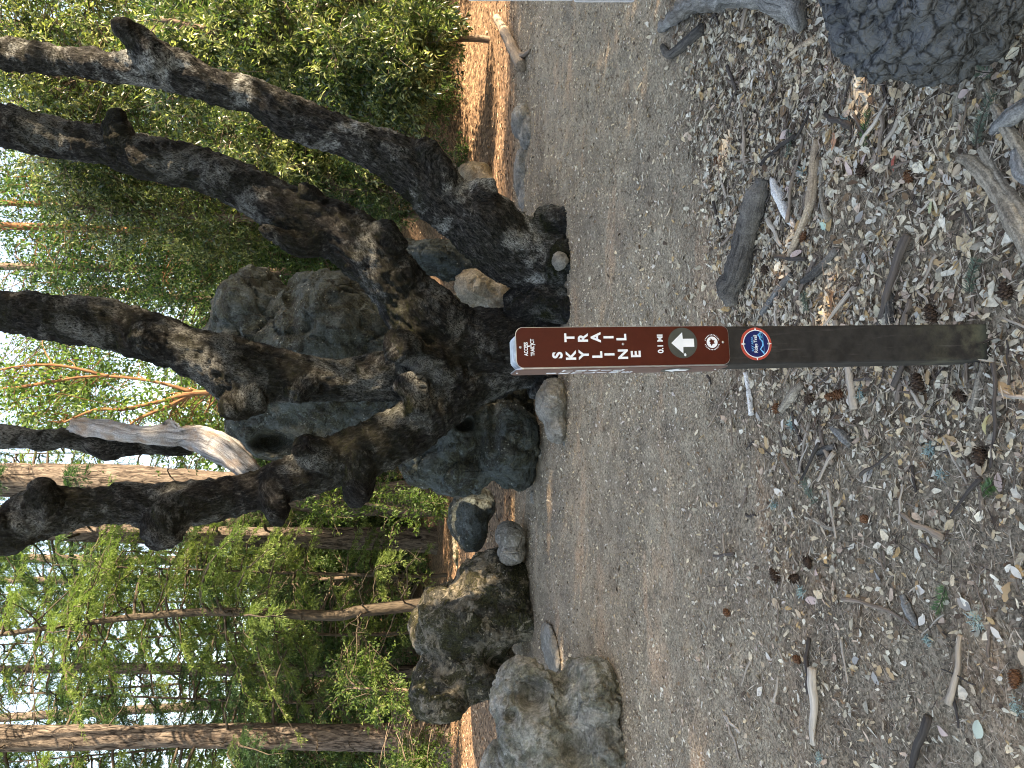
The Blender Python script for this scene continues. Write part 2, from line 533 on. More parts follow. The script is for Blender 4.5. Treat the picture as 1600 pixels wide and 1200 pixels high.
def axis(lo, hi, step, out_lo, out_hi, grow):
    a = list(np.arange(lo, hi, step))
    s, x = step, a[-1]
    while x < out_hi:
        s = min(s * grow, 6); x += s; a.append(x)
    s, x = step, lo
    b = []
    while x > out_lo:
        s = min(s * grow, 6); x -= s; b.append(x)
    return np.array(b[::-1] + a)
def px_line(pts):
    w_ = np.array([G(x, y)[:2] for x, y in pts])
    o = np.argsort(w_[:, 0])
    return w_[o]
NEAR_EDGE = px_line([(1060, 0), (1090, 200), (1120, 400), (1135, 500), (1165, 650), (1205, 850), (1245, 1050), (1255, 1200)])
FAR_EDGE = px_line([(838, 0), (842, 200), (878, 350), (890, 450), (890, 600), (862, 690), (800, 790), (835, 900), (860, 1000), (965, 1090), (985, 1200)])
def near_edge(X):
    return np.interp(X, NEAR_EDGE[:, 0], NEAR_EDGE[:, 1])
def far_edge(X):
    return np.interp(X, FAR_EDGE[:, 0], FAR_EDGE[:, 1])
def build_ground():
    xs = axis(-2.4, 2.4, 0.028, -95, 95, 1.07)
    ys = axis(1.1, 4.6, 0.028, -25, 140, 1.05)
    XX, YY = np.meshgrid(xs, ys)
    V = np.stack([XX, YY, hgt(XX, YY)], -1).reshape(-1, 3)
    nx, ny = len(xs), len(ys)
    i = np.arange(ny - 1)[:, None] * nx + np.arange(nx - 1)[None, :]
    Q = np.stack([i, i + 1, i + nx + 1, i + nx], -1).reshape(-1, 4)
    c = V[Q].mean(1)
    wob = 0.12 * fbm(np.stack([c[:, 0] * 3, c[:, 1] * 3, c[:, 0] * 0], 1), 3, 2)
    trail = (c[:, 1] > near_edge(c[:, 0]) + wob) & (c[:, 1] < far_edge(c[:, 0]) + wob) & (np.abs(c[:, 0]) < 9)
    for name, m in (('trail', trail), ('ground', ~trail)):
        q = Q[m]
        used, inv = np.unique(q, return_inverse=True)
        me = np_mesh(name, V[used], inv.reshape(-1, 4), smooth=True)
        o = link(name, me, GROUND if name == 'trail' else HUMUS)
        o['kind'] = 'structure'
build_ground()

# ------------------------------------------------------------------ boulders
def boulder(name, lobes, mat, voxel, amp, label, group=None, holes=(), seed=0, freq=1.0, cat='boulder', ridge=0.3):
    """lobes: (photo x, photo y, depth Y, half height px, half width px, half depth m)"""
    parts = []
    S, T = ico(3)
    base = None
    for (x, y, Y, hv, hh, hd) in lobes:
        c = P(x, y, Y); m = mpp(x, y, Y)
        if base is None:
            base = np.array((c[0], c[1], 0.0))
        V = S * np.array((hh * m, hd, hv * m)) + c
        parts.append((V, np.zeros((0, 4), int), T, V))
    V, Q, T2, _ = join(parts)
    V, N, Q = remesh(V, Q, T2, voxel, 4)
    d = amp * (fbm(V * 1.7 * freq + seed * 3.1, 5, seed) * 0.8 - ridge * np.abs(fbm(V * 3.3 * freq + seed, 4, seed + 20)))
    d += amp * 0.3 * fbm(V * 9 * freq, 4, seed + 40) - amp * 0.35 * np.clip(vnoise(V * 5 * freq + 7, seed + 50) - 0.25, 0, 1) * 2
    wp = V + 0.12 / freq * np.stack([fbm(V * 2.2 * freq + 5 * k, 3, seed + 60 + k) for k in range(3)], 1)
    e, idv = cell(wp * np.array((1, 1, 0.8)), 1.5 * freq, seed + 70, True)
    d += amp * (1.1 * (idv - 0.5) * sstep(0, 0.25, e) + 0.7 * (sstep(0, 0.07, e) - 1))
    e2 = cell(wp, 4.5 * freq, seed + 80)
    d += amp * 0.22 * (sstep(0, 0.12, e2) - 1)
    V = V + N * d[:, None]
    for (x, y, Y, hv, hh, dep) in holes:
        c = P(x, y, Y); dr = ray(x, y); dr = dr / np.linalg.norm(dr); m = mpp(x, y, Y)
        rel = V - CAM
        t = rel @ dr
        off = rel - t[:, None] * dr
        g = np.exp(-((off[:, 0] / (hh * m)) ** 2 + ((off @ UPV) / (hv * m)) ** 2) ** 1.5)
        facing = (N @ dr) < 0.35
        V = V + dr * (g * dep * facing)[:, None]
    V -= base
    me = np_mesh(name, V, Q, smooth=True)
    o = link(name, me, mat, loc=base)
    return tag(o, label, cat, group)

ROCK_GREY = mat_rock('grey_sandstone', (0.068, 0.082, 0.083), 0.9, 0.3, 0.15, ((0.008, 0.009, 0.003), (0.07, 0.072, 0.022)), pale=0.55)
ROCK_MOSSY = mat_rock('mossy_sandstone', (0.17, 0.152, 0.12), 0.85, 0.85, 0.3, ((0.006, 0.007, 0.003), (0.06, 0.06, 0.02)), pale=0.7)
ROCK_FRONT = mat_rock('lichen_sandstone', (0.36, 0.35, 0.315), 0.4, 0.4, 0.22, ((0.02, 0.026, 0.008), (0.1, 0.12, 0.045)))
ROCK_TAN = mat_rock('tan_sandstone', (0.36, 0.31, 0.24), 0.25, 0.15, 0.6)
ROCK_PLAIN = mat_rock('plain_sandstone', (0.29, 0.27, 0.24), 0.2, 0.2, 0.2)

def build_rocks():
    boulder('rock_outcrop', [(560, 560, 9.6, 250, 120, 0.95), (505, 545, 9.3, 95, 130, 0.8), (400, 505, 9.7, 66, 92, 0.8),
                             (455, 660, 9.8, 100, 70, 0.8), (640, 640, 9.5, 170, 90, 0.7), (440, 600, 9.9, 90, 90, 0.6)],
            ROCK_GREY, 0.035, 0.075, 'tall grey rounded rock outcrop rising behind the forked oak', seed=3, freq=0.9,
            holes=[(425, 690, 9.0, 28, 16, 0.45), (455, 455, 9.0, 10, 60, 0.14), (480, 610, 9.0, 50, 7, 0.12)])
    boulder('boulder', [(680, 402, 8.6, 58, 30, 0.4), (640, 398, 8.7, 30, 26, 0.35), (720, 415, 8.6, 60, 25, 0.3)], ROCK_GREY, 0.025, 0.035,
            'slanting grey boulder seen between the two oak trunks', seed=5, freq=1.6)
    boulder('boulder', [(742, 450, 8.3, 34, 30, 0.3), (775, 465, 8.3, 34, 34, 0.3)], ROCK_TAN, 0.022, 0.03,
            'small tan broken boulder in the gap between the oak trunks', seed=6, freq=2.2)
    boulder('boulder', [(665, 712, 7.4, 46, 46, 0.45), (712, 670, 7.25, 52, 58, 0.5), (720, 735, 7.3, 56, 38, 0.45), (785, 690, 7.15, 56, 66, 0.5), (800, 740, 7.2, 34, 26, 0.35),
                        (760, 640, 7.5, 80, 70, 0.4)],
            ROCK_GREY, 0.022, 0.045, 'sculpted dark grey boulder with a round hole under the leaning oak limb', seed=8, freq=1.8,
            holes=[(726, 662, 6.8, 13, 10, 0.35), (772, 655, 6.7, 9, 50, 0.16), (750, 700, 6.8, 8, 40, 0.1)])
    boulder('boulder', [(863, 628, 6.05, 28, 40, 0.22), (868, 665, 6.0, 18, 30, 0.15)], ROCK_PLAIN, 0.016, 0.02,
            'low grey pointed boulder at the foot of the forked oak', seed=9, freq=3)
    boulder('boulder', [(733, 812, 8.3, 31, 52, 0.4), (750, 790, 8.3, 26, 30, 0.3)], ROCK_GREY, 0.02, 0.03,
            'blackened rounded boulder between the sculpted rock and the flat topped stone', seed=10, freq=2)
    boulder('boulder', [(798, 838, 7.55, 24, 24, 0.22), (800, 862, 7.5, 22, 20, 0.2)], ROCK_PLAIN, 0.014, 0.018,
            'small flat topped grey stone leaning against the mossy twin boulder', seed=11, freq=3)
    boulder('boulder', [(740, 960, 7.7, 92, 58, 0.6), (770, 905, 7.7, 62, 40, 0.5), (700, 985, 7.8, 60, 50, 0.55), (690, 1072, 7.6, 52, 50, 0.55), (740, 1040, 7.6, 70, 55, 0.5), (800, 950, 7.6, 40, 50, 0.4)],
            ROCK_MOSSY, 0.025, 0.045, 'large mossy twin boulder behind the pitted front boulder', seed=12, freq=1.5,
            holes=[(655, 1022, 7.2, 30, 6, 0.1), (776, 1035, 7.1, 14, 10, 0.25)])
    boulder('boulder', [(922, 1078, 4.85, 50, 52, 0.35), (828, 1105, 5.0, 62, 74, 0.45), (880, 1170, 4.95, 100, 90, 0.5), (850, 1230, 5.1, 110, 90, 0.5), (930, 1160, 4.8, 46, 80, 0.35)],
            ROCK_FRONT, 0.0165, 0.035, 'pale lichen covered boulder with a dark cavity beside the trail', seed=14, freq=2.4, ridge=0.6,
            holes=[(832, 1088, 4.5, 26, 22, 0.28), (800, 1118, 4.5, 10, 10, 0.12), (898, 1058, 4.5, 12, 16, 0.08), (897, 1172, 4.4, 22, 26, 0.16), (880, 1065, 4.5, 8, 20, 0.07)])
    boulder('boulder', [(817, 190, 7.75, 19, 27, 0.25), (826, 208, 7.6, 14, 26, 0.2)], ROCK_PLAIN, 0.016, 0.016,
            'smooth tan grey rock at the trail edge beside the fallen log', seed=15, freq=3)
    boulder('boulder', [(817, 270, 8.0, 16, 40, 0.25), (822, 310, 7.9, 12, 26, 0.2)], ROCK_PLAIN, 0.018, 0.02,
            'low grey ledge rock next to the smooth trail edge rock', seed=16, freq=3)
    boulder('boulder', [(742, 278, 10.2, 34, 26, 0.3), (755, 290, 10.2, 24, 24, 0.3)], ROCK_TAN, 0.025, 0.02,
            'sunlit cream coloured rock behind the leaning oak trunk', seed=17, freq=2)
    boulder('stone', [(874, 408, 5.85, 13, 16, 0.08)], ROCK_PLAIN, 0.012, 0.012, 'fist sized grey stone against the oak root', seed=18, freq=5, cat='stone')
    boulder('boulder', [(725, 868, 14.5, 20, 26, 0.35), (716, 845, 14.7, 10, 16, 0.3)], ROCK_MOSSY, 0.03, 0.03,
            'sunlit mossy rock at the base of the straight fir trunk', seed=19, freq=1.5)
    boulder('stone', [(858, 1010, 6.5, 4, 38, 0.4)], ROCK_PLAIN, 0.02, 0.012, 'flat slab of bluish stone in the trail by the mossy boulder', seed=20, freq=2, cat='stone')
    for k, (x, y, r) in enumerate([(885, 690, 7), (836, 776, 9), (846, 705, 8), (873, 440, 8), (760, 905, 9)]):
        g = G(x, y)
        boulder('stone', [(x, y, g[1], r, r * 1.5, 0.05)], ROCK_PLAIN, 0.01, 0.008, 'loose grey stone lying on the trail margin', seed=30 + k, freq=6, cat='stone', group='loose stones along the trail margin')
build_rocks()

# ------------------------------------------------------------------ the forked oak
def oak():
    D = 6.45
    A = [(918, 408, 74, D - .1), (880, 408, 66, D - .1), (840, 402, 61, D - .1), (800, 388, 58, D - .1), (750, 351, 53, D - .15), (700, 318, 43, D - .2), (640, 264, 39, D - .25), (600, 238, 35, D - .28), (550, 220, 30, D - .3), (500, 199, 31, D - .3), (450, 179, 31, D - .3), (400, 152, 26, D - .3),
         (350, 138, 26, D - .3), (300, 121, 28, D - .3), (250, 103, 32, D - .3), (205, 106, 25, D - .27), (170, 106, 21, D - .25), (100, 97, 21, D - .2), (0, 87, 23, D - .1), (-150, 70, 19, D), (-300, 90, 14, D + .2)]
    B = [(918, 540, 78, D + .1), (870, 537, 66, D + .1), (820, 543, 62, D + .1), (770, 548, 63, D + .1), (715, 552, 66, D + .1)]
    B1 = [(770, 545, 50, D + .1), (720, 535, 54, D + .05), (675, 505, 52, D), (640, 472, 48, D), (600, 420, 43, D - .05), (560, 385, 43, D - .05), (520, 358, 42, D), (470, 338, 40, D), (400, 304, 37, D + .05), (330, 272, 33, D + .05), (250, 252, 33, D + .05), (150, 225, 29, D + .1), (50, 206, 30, D + .1), (0, 197, 31, D + .1), (-150, 165, 24, D + .3), (-320, 175, 17, D + .5)]
    B2 = [(760, 545, 56, D + .1), (700, 556, 56, D), (650, 574, 46, D - .05), (600, 588, 37, D - .1), (555, 593, 33, D - .1), (480, 592, 33, D - .1), (424, 586, 42, D - .1), (378, 580, 48, D - .1), (345, 566, 44, D - .1), (300, 549, 38, D - .1), (200, 516, 35, D - .1), (100, 497, 35, D - .1), (0, 485, 31, D), (-150, 478, 26, D + .1), (-320, 500, 18, D + .2)]
    B3 = [(800, 560, 46, D + .1), (750, 590, 42, D), (690, 632, 41, D - .15), (620, 682, 42, D - .25), (550, 710, 40, D - .3), (500, 727, 35, D - .3), (450, 747, 34, D - .35), (375, 776, 30, D - .35), (300, 787, 31, D - .4), (250, 796, 36, D - .4), (200, 789, 29, D - .4), (130, 796, 32, D - .4), (60, 806, 39, D - .4), (0, 838, 28, D - .4), (-120, 885, 24, D - .4), (-280, 900, 16, D - .3)]
    ROOT = [[(850, 352, 34, D - .2), (882, 346, 24, D - .35), (908, 335, 14, D - .5)], [(800, 478, 22, D - .05), (850, 472, 28, D - .2), (890, 478, 26, D - .4), (915, 490, 18, D - .6)],
            [(850, 585, 40, D), (880, 610, 30, D), (908, 640, 14, D)], [(850, 420, 44, D - .1), (895, 405, 36, D - .4), (918, 398, 20, D - .6)]]
    stubs = [('A', [(250, 100, 30), (222, 68, 24), (200, 48, 17), (190, 42, 12)]), ('A', [(690, 290, 34), (670, 245, 24), (664, 222, 17)]), ('A', [(740, 330, 30), (755, 300, 24), (762, 288, 16)]),
             ('B1', [(610, 390, 30), (600, 366, 22), (597, 352, 15)]), ('B1', [(520, 372, 26), (470, 382, 20), (430, 366, 14), (404, 352, 7)]), ('B1', [(500, 330, 22), (478, 300, 13), (472, 292, 9)]), ('B1', [(185, 220, 24), (182, 186, 16), (180, 180, 9)]),
             ('B2', [(650, 552, 24), (626, 542, 27), (616, 540, 24)]), ('B2', [(685, 562, 24), (660, 564, 22), (652, 566, 18)]), ('B2', [(715, 575, 22), (690, 580, 20), (680, 584, 15)]),
             ('B2', [(640, 590, 26), (648, 625, 22), (650, 648, 17)]), ('B2', [(240, 530, 30), (220, 520, 22), (212, 515, 14)]), ('B2', [(400, 610, 36), (370, 626, 26), (350, 634, 14)]), ('B2', [(480, 600, 26), (466, 612, 20), (456, 618, 12)]),
             ('B3', [(510, 715, 32), (482, 700, 24), (470, 692, 15)]), ('B3', [(560, 715, 30), (556, 760, 24), (554, 780, 14)]), ('B3', [(425, 760, 26), (430, 796, 20), (428, 815, 12)]),
             ('B3', [(265, 805, 34), (250, 832, 30), (236, 846, 18)]), ('B3', [(80, 790, 30), (66, 772, 24), (56, 766, 14)]), ('B3', [(40, 815, 26), (6, 812, 17), (-14, 806, 9)])]
    named = {'A': A, 'B': B, 'B1': B1, 'B2': B2, 'B3': B3}
    def world(path):
        return np.array([[*P(x, y, Y), r * mpp(x, y, Y)] for x, y, r, Y in path])
    parts, cl = [], []          # cl rows: pos, tangent, s, limb id
    ids = {'A': 1, 'B': 0, 'B1': 2, 'B2': 3, 'B3': 4}
    soff = 0.0
    def add(wp, limb, n, wig=0.0):
        nonlocal soff
        c = catmull(wp, n)
        if wig:
            c[:, :3] += wig * np.stack([fbm(c[:, :3] * 2.3 + k * 9.7 + limb * 5, 2, 60 + k) for k in range(3)], 1)
            c[:, 3] *= 1 + 0.05 * fbm(c[:, :3] * 3.1 + 4.4, 3, 71)
        parts.append(tube(c[:, :3], np.maximum(c[:, 3], 0.01), 20))
        tn = np.gradient(c[:, :3], axis=0); tn /= np.linalg.norm(tn, axis=1)[:, None]
        s = np.r_[0, np.cumsum(np.linalg.norm(np.diff(c[:, :3], axis=0), axis=1))] + soff
        soff += 0.37
        cl.append(np.hstack([c[:, :3], tn, s[:, None], np.full((n, 1), limb), c[:, 3:4]]))
    for k, pth in named.items():
        add(world(pth), ids[k], 18 if k == 'B' else 90, 0.016)
    for pth in ROOT:
        add(world(pth), 0, 14, 0.02)
    for k, st in stubs:
        Ys = [q[3] for q in named[k]]; xs = [q[0] for q in named[k]]
        Y0 = np.interp(st[0][0], sorted(xs), [y for _, y in sorted(zip(xs, Ys))])
        add(world([(x, y, r * 0.95, Y0 - (0.26 if k == 'B2' and st[0][0] > 600 else 0.08) - 0.07 * i) for i, (x, y, r) in enumerate(st)]), ids[k], 12, 0.02)
    V, Q, T, _ = join(parts)
    V, N, Q = remesh(V, Q, T, 0.0205, 4)
    cl = np.vstack(cl)
    near = np.zeros(len(V), int)
    for a in range(0, len(V), 4000):
        d = np.linalg.norm(V[a:a + 4000, None, :] - cl[None, :, :3], axis=2) - cl[None, :, 8]
        near[a:a + 4000] = d.argmin(1)
    c = cl[near]
    off = V - c[:, :3]
    al = (off * c[:, 3:6]).sum(1)
    q = off - al[:, None] * c[:, 3:6]
    bco = np.stack([q[:, 0], q[:, 1] + 0.7 * q[:, 2], (c[:, 6] + al) * 0.25], 1)
    # burls, lumps and bark plates as real relief
    d = 0.014 * fbm(V * 4.5, 3, 81) + 0.014 * ridged(bco * np.array((15, 15, 44)), 3, 82) + 0.007 * fbm(V * 26, 2, 83)
    V = V + N * d[:, None]
    base = np.array((P(880, 460, D)[0], D, 0.0))
    root = empty('oak_tree', base, 'big gnarled forked oak with four mossy limbs and broken stubs', 'tree')
    limb = c[:, 7].astype(int)
    fl = limb[Q].min(1) * 0
    cnt = np.stack([(limb[Q] == k).sum(1) for k in range(5)], 1)
    fl = cnt.argmax(1)
    for k, nm in enumerate(('trunk', 'limb', 'limb', 'limb', 'limb')):
        qs = Q[fl == k]
        used, inv = np.unique(qs, return_inverse=True)
        link(nm, np_mesh(nm, V[used] - base, inv.reshape(-1, 4), smooth=True, attrs={'bark_co': bco[used]}), OAK_PALE_SUNLIT if k == 1 else OAK, root)
    # bare silver dead branch
    dead = [(405, 748, 13, D - .25), (380, 728, 18, D - .25), (350, 704, 22, D - .2), (320, 690, 20, D - .15), (280, 682, 15, D - .1), (230, 682, 13, D - .1), (180, 676, 14, D - .05), (140, 668, 13, D), (112, 664, 10, D)]
    thorn = [(275, 680, 14, D - .1), (266, 668, 10, D - .1), (262, 662, 4, D - .1)]
    moss = [(300, 694, 16, D), (240, 694, 16, D), (180, 694, 18, D + .05), (170, 700, 17, D + .05), (100, 686, 17, D + .05), (40, 684, 17, D + .1), (0, 682, 18, D + .1), (-160, 670, 14, D + .2)]
    cs = [catmull(world(z), n) for z, n in ((dead, 90), (thorn, 8))]
    V, Q, T, B_ = join([tube(z[:, :3], z[:, 3], 32) for z in cs])
    V = V + (0.014 * fbm(V * 9, 3, 90))[:, None] + 0.022 * np.stack([ridged(B_ * np.array((22, 22, 6)) + k * 3, 3, 92 + k) - .4 for k in range(3)], 1)
    link('dead_branch', np_mesh('dead_branch', V - base, [Q, T], True, {'bark_co': B_}), SILVER, root)['label'] = 'bare silvery dead branch stripped of bark'
    z = catmull(world(moss), 50)
    V, Q, T, B_ = tube(z[:, :3], z[:, 3], 14)
    V = V + (0.03 * fbm(V * 8, 3, 91))[:, None]
    link('limb', np_mesh('mossy_limb', V - base, [Q, T], True, {'bark_co': B_}), OAK, root)
    return root, base
OAK_ROOT, OAK_BASE = oak()

# ------------------------------------------------------------------ foliage
def leaf_quads(b, d, n, L, W, fold=0.25):
    """arrays (k,3): base, direction, approximate normal -> verts and tris of a folded rhombic leaf"""
    d = d / (np.linalg.norm(d, axis=1)[:, None] + 1e-9)
    s = np.cross(d, n); s /= np.linalg.norm(s, axis=1)[:, None] + 1e-9
    n = np.cross(s, d)
    L = np.asarray(L)[:, None]; W = np.asarray(W)[:, None]
    mid = b + d * L * 0.45 + n * W * fold
    V = np.stack([b, mid + s * W * 0.5, b + d * L, mid - s * W * 0.5], 1).reshape(-1, 3)
    i = np.arange(len(b))[:, None] * 4
    T = np.concatenate([i + np.array([[0, 1, 2]]), i + np.array([[0, 2, 3]])], 0)
    return V, T
def rand_unit(n, r):
    v = r.normal(size=(n, 3))
    return v / np.linalg.norm(v, axis=1)[:, None]
def broad_crown(ells, n_clusters, per, L, W, seed, spread=0.5, droop=0.35, shell=0.45):
    """ells: list of (centre, radii, weight) in local coordinates -> leaves (V,T,tint) and cluster centres"""
    r = np.random.default_rng(seed)
    wts = np.array([e[2] for e in ells], float); wts /= wts.sum()
    which = r.choice(len(ells), n_clusters, p=wts)
    cen = np.array([e[0] for e in ells])[which]; rad = np.array([e[1] for e in ells])[which]
    u = rand_unit(n_clusters, r); rr = r.random(n_clusters) ** shell
    C = cen + u * rad * rr[:, None]
    C = C[(fbm(C * 1.1 + seed, 2, seed) > -0.42)]
    k = len(C)
    out = u[:k] * np.array((1, 1, 0.3))
    nt = 7
    tw = rand_unit(k * nt, r).reshape(k, nt, 3) + out[:, None, :] * 0.6
    tw[:, :, 2] -= droop * r.random((k, nt))
    tw /= np.linalg.norm(tw, axis=2)[:, :, None]
    sp = spread * r.uniform(0.6, 1.4, k)
    ci = np.repeat(np.arange(k), per); N = len(ci)
    ti = r.integers(0, nt, N); t = r.random(N) ** 0.7
    b = C[ci] + tw[ci, ti] * (t * sp[ci])[:, None] + r.normal(size=(N, 3)) * 0.035 * spread / 0.5
    b[:, 2] -= 0.12 * (t * sp[ci]) ** 2
    d = tw[ci, ti] * 0.7 + rand_unit(N, r) * 0.8
    n = rand_unit(N, r) * 0.7 + np.array((0.1, -0.1, 0.8))
    V, T = leaf_quads(b, d, n, L * r.uniform(0.6, 1.25, N), W * r.uniform(0.7, 1.25, N))
    tint = np.clip(0.45 + 0.22 * r.normal(size=N) + 0.25 * r.normal(size=k)[ci], 0, 1)
    return V, T, np.repeat(tint, 4), C, tw, sp
def limbs_to(C, trunk, r, thick=0.02, frac=0.5):
    """thin limbs from the trunk path to a share of the cluster centres"""
    parts = []
    idx = r.choice(len(C), max(1, int(len(C) * frac)), replace=False)
    for i in idx:
        e = C[i]
        dist = np.linalg.norm(trunk - e, axis=1) + 0.6 * np.maximum(0, trunk[:, 2] - e[2] + 0.3)
        s = trunk[dist.argmin()]
        ln = np.linalg.norm(e - s)
        m1 = s + (e - s) * 0.4 + np.array((0, 0, 0.12 * ln)) + r.normal(size=3) * 0.06 * ln
        m2 = s + (e - s) * 0.75 + np.array((0, 0, 0.08 * ln)) + r.normal(size=3) * 0.05 * ln
        c = catmull(np.array([s, m1, m2, e]), 8)
        parts.append(tube(c, np.linspace(thick * (0.5 + 0.25 * ln), 0.004, 8), 5, False))
    return parts
def trunk_tube(path, radii, seg, n, relief, seed):
    c = catmull(np.hstack([path, np.asarray(radii)[:, None]]), n)
    V, Q, T, B = tube(c[:, :3], c[:, 3], seg)
    if relief:
        cen = np.repeat(c[:, :3], seg, 0)
        cen = np.vstack([cen, c[0, :3], c[-1, :3]])
        o = V - cen; o /= np.linalg.norm(o, axis=1)[:, None] + 1e-6
        V = V + o * (relief * ridged(B * np.array((11, 11, 7)) + seed, 3, seed))[:, None]
    return (V, Q, T, B), c[:, :3]
def px_trunk(pts, Y, top=None):
    """photo points (x, y, r px) at depth Y -> local path, radii, base location; continued to height top"""
    W3 = np.array([P(x, y, Y) for x, y, r in pts]); rad = np.array([r * mpp(x, y, Y) for x, y, r in pts])
    gz = ground_at(W3[0, 0], Y)
    base = np.array((W3[0, 0], Y, gz))
    if W3[0, 2] > gz:
        W3 = np.vstack([[W3[0, 0], Y, gz - 0.1], W3]); rad = np.r_[rad[0] * 1.15, rad]
    if top and W3[-1, 2] < top:
        dr = W3[-1] - W3[-2]; dr = dr / dr[2]
        W3 = np.vstack([W3, W3[-1] + dr * (top - W3[-1, 2])]); rad = np.r_[rad, rad[-1] * 0.55]
    return W3 - base, rad, base
def broad_tree(name, label, trunks, ells, n_clusters, per, L, W, seed, leaf, bark, base=None, group=None, spread=0.5, droop=0.35, thick=0.016, cat='tree', frac=0.5, share=None):
    r = np.random.default_rng(seed)
    root = empty(name, base, label, cat, group)
    parts, tp = [], []
    for path, rad in trunks:
        t_, c = trunk_tube(path, rad, 12, 40, 0.006, seed)
        parts.append(t_); tp.append(c)
    tp = np.vstack(tp)
    V, Q, T, B = join(parts)
    link('trunk', np_mesh('trunk', V, [Q, T], True, {'bark_co': B}), bark, root)
    V, T, tint, C, tw, sp = broad_crown(ells, n_clusters, per, L, W, seed, spread, droop)
    cr = link('crown', np_mesh('crown', V, T, False, {'tint': tint}), leaf, root)
    parts = limbs_to(C, tp, r, thick, frac)
    for i in range(0, len(C), 2):
        for k in range(3):
            e = C[i] + tw[i, k] * sp[i]
            parts.append(tube(np.array([C[i], (C[i] + e) / 2 + (0, 0, .02), e]), (0.006, 0.004, 0.002), 4, False))
    V, Q, T, B = join(parts)
    link('branches', np_mesh('branches', V, Q, True, {'bark_co': B}), bark, root)
    return root
def conifer_sprays(trunk, rad, z0, z1, n_br, seed, blen=(1.2, 3.2), dens=1.0, sides=None, sl=(0.075, 0.017)):
    """drooping flat sprays on whorled branches; returns leaf arrays and branch tubes"""
    r = np.random.default_rng(seed)
    lv, lt, tn, parts, off = [], [], [], [], 0
    for k in range(n_br):
        z = r.uniform(z0, z1)
        s = np.array([np.interp(z, trunk[:, 2], trunk[:, i]) for i in range(3)])
        a = r.uniform(0, 2 * math.pi) if sides is None else r.uniform(*sides)
        ln = r.uniform(*blen)
        dr = np.array((math.cos(a), math.sin(a), 0))
        up = r.uniform(-0.1, 0.35)
        t = np.linspace(0, 1, 9)[:, None]
        path = s + dr * ln * t + np.array((0, 0, 1.0)) * ln * (up * t - (0.35 + up) * t ** 2) + r.normal(size=(9, 3)) * 0.02
        parts.append(tube(path, np.linspace(0.012 + 0.008 * ln, 0.003, 9), 5, False))
        m = int(26 * ln * dens)
        tt = r.uniform(0.15, 1, m)
        b0 = np.stack([np.interp(tt, t[:, 0], path[:, i]) for i in range(3)], 1)
        side = np.cross(dr, (0, 0, 1.0))
        sg = np.where(r.random(m) < 0.5, -1.0, 1.0)[:, None]
        td = side * sg + dr * r.uniform(0.2, 1.0, (m, 1)) + np.array((0, 0, -1.0)) * r.uniform(0.1, 0.9, (m, 1))
        td /= np.linalg.norm(td, axis=1)[:, None]
        tl = r.uniform(0.15, 0.5, m) * (1.15 - tt * 0.6)
        per = 20
        ii = np.repeat(np.arange(m), per)
        q = r.random(len(ii))
        b = b0[ii] + td[ii] * (tl[ii] * q)[:, None] + np.array((0, 0, -0.1)) * (q ** 2 * tl[ii])[:, None]
        d = td[ii] * 0.8 + rand_unit(len(ii), r) * np.array((0.8, 0.8, 0.45))
        n = np.array((0, 0, 1.0)) + rand_unit(len(ii), r) * 0.5
        V, T = leaf_quads(b, d, n, sl[0] * r.uniform(0.6, 1.3, len(ii)), sl[1] * r.uniform(0.7, 1.3, len(ii)), 0.1)
        lv.append(V); lt.append(T + off); off += len(V)
        tn.append(np.repeat(np.clip(0.45 + 0.15 * r.normal(size=len(ii)) + 0.22 * r.normal(), 0, 1), 4))
    return np.vstack(lv), np.vstack(lt), np.concatenate(tn), parts
def dead_twigs(trunk, rad, z0, z1, n, seed, ln=(0.4, 1.8)):
    r = np.random.default_rng(seed)
    parts = []
    for k in range(n):
        z = r.uniform(z0, z1)
        s = np.array([np.interp(z, trunk[:, 2], trunk[:, i]) for i in range(3)])
        a = r.uniform(0, 2 * math.pi); L = r.uniform(*ln)
        dr = np.array((math.cos(a), math.sin(a), 0))
        t = np.linspace(0, 1, 7)[:, None]
        path = s + dr * L * t + np.array((0, 0, 1.0)) * L * (r.uniform(-0.5, 0.5) * t + r.uniform(-0.5, 0.5) * t ** 2) + r.normal(size=(7, 3)) * 0.03
        parts.append(tube(path, np.linspace(0.017, 0.003, 7), 5, False))
        for j in range(3):
            i0 = r.integers(2, 6)
            e = path[i0] + (dr * 0.5 + rand_unit(1, r)[0] * 0.6) * L * 0.35
            parts.append(tube(np.array([path[i0], (path[i0] + e) / 2 + r.normal(size=3) * 0.03, e]), (0.008, 0.005, 0.002), 4, False))
    return parts
def conifer(name, label, pts, Y, top, seed, z=(2, 14), n_br=50, n_dead=20, blen=(1.2, 3.0), group=None, mat=FIR, leaf=NEEDLE, dens=1.0, relief=0.02, seg=28, sides=None, deadz=None):
    path, rad, base = px_trunk(pts, Y, top)
    root = empty(name, base, label, 'tree', group)
    (V, Q, T, B), c = trunk_tube(path, rad, seg, 160, relief, seed)
    link('trunk', np_mesh('trunk', V, [Q, T], True, {'bark_co': B}), mat, root)
    parts = []
    if n_br:
        LV, LT, tn, bp = conifer_sprays(c, rad, z[0], min(z[1], c[-1, 2]), n_br, seed, blen, dens, sides)
        link('crown', np_mesh('crown', LV, LT, False, {'tint': tn}), leaf, root)
        parts += bp
    if n_dead:
        dz = deadz or (0.8, min(10, c[-1, 2]))
        parts += dead_twigs(c, rad, dz[0], dz[1], n_dead, seed + 5)
    if parts:
        V, Q, T, B = join(parts)
        link('branches', np_mesh('branches', V, Q, True, {'bark_co': B}), DARKTWIG, root)
    return root

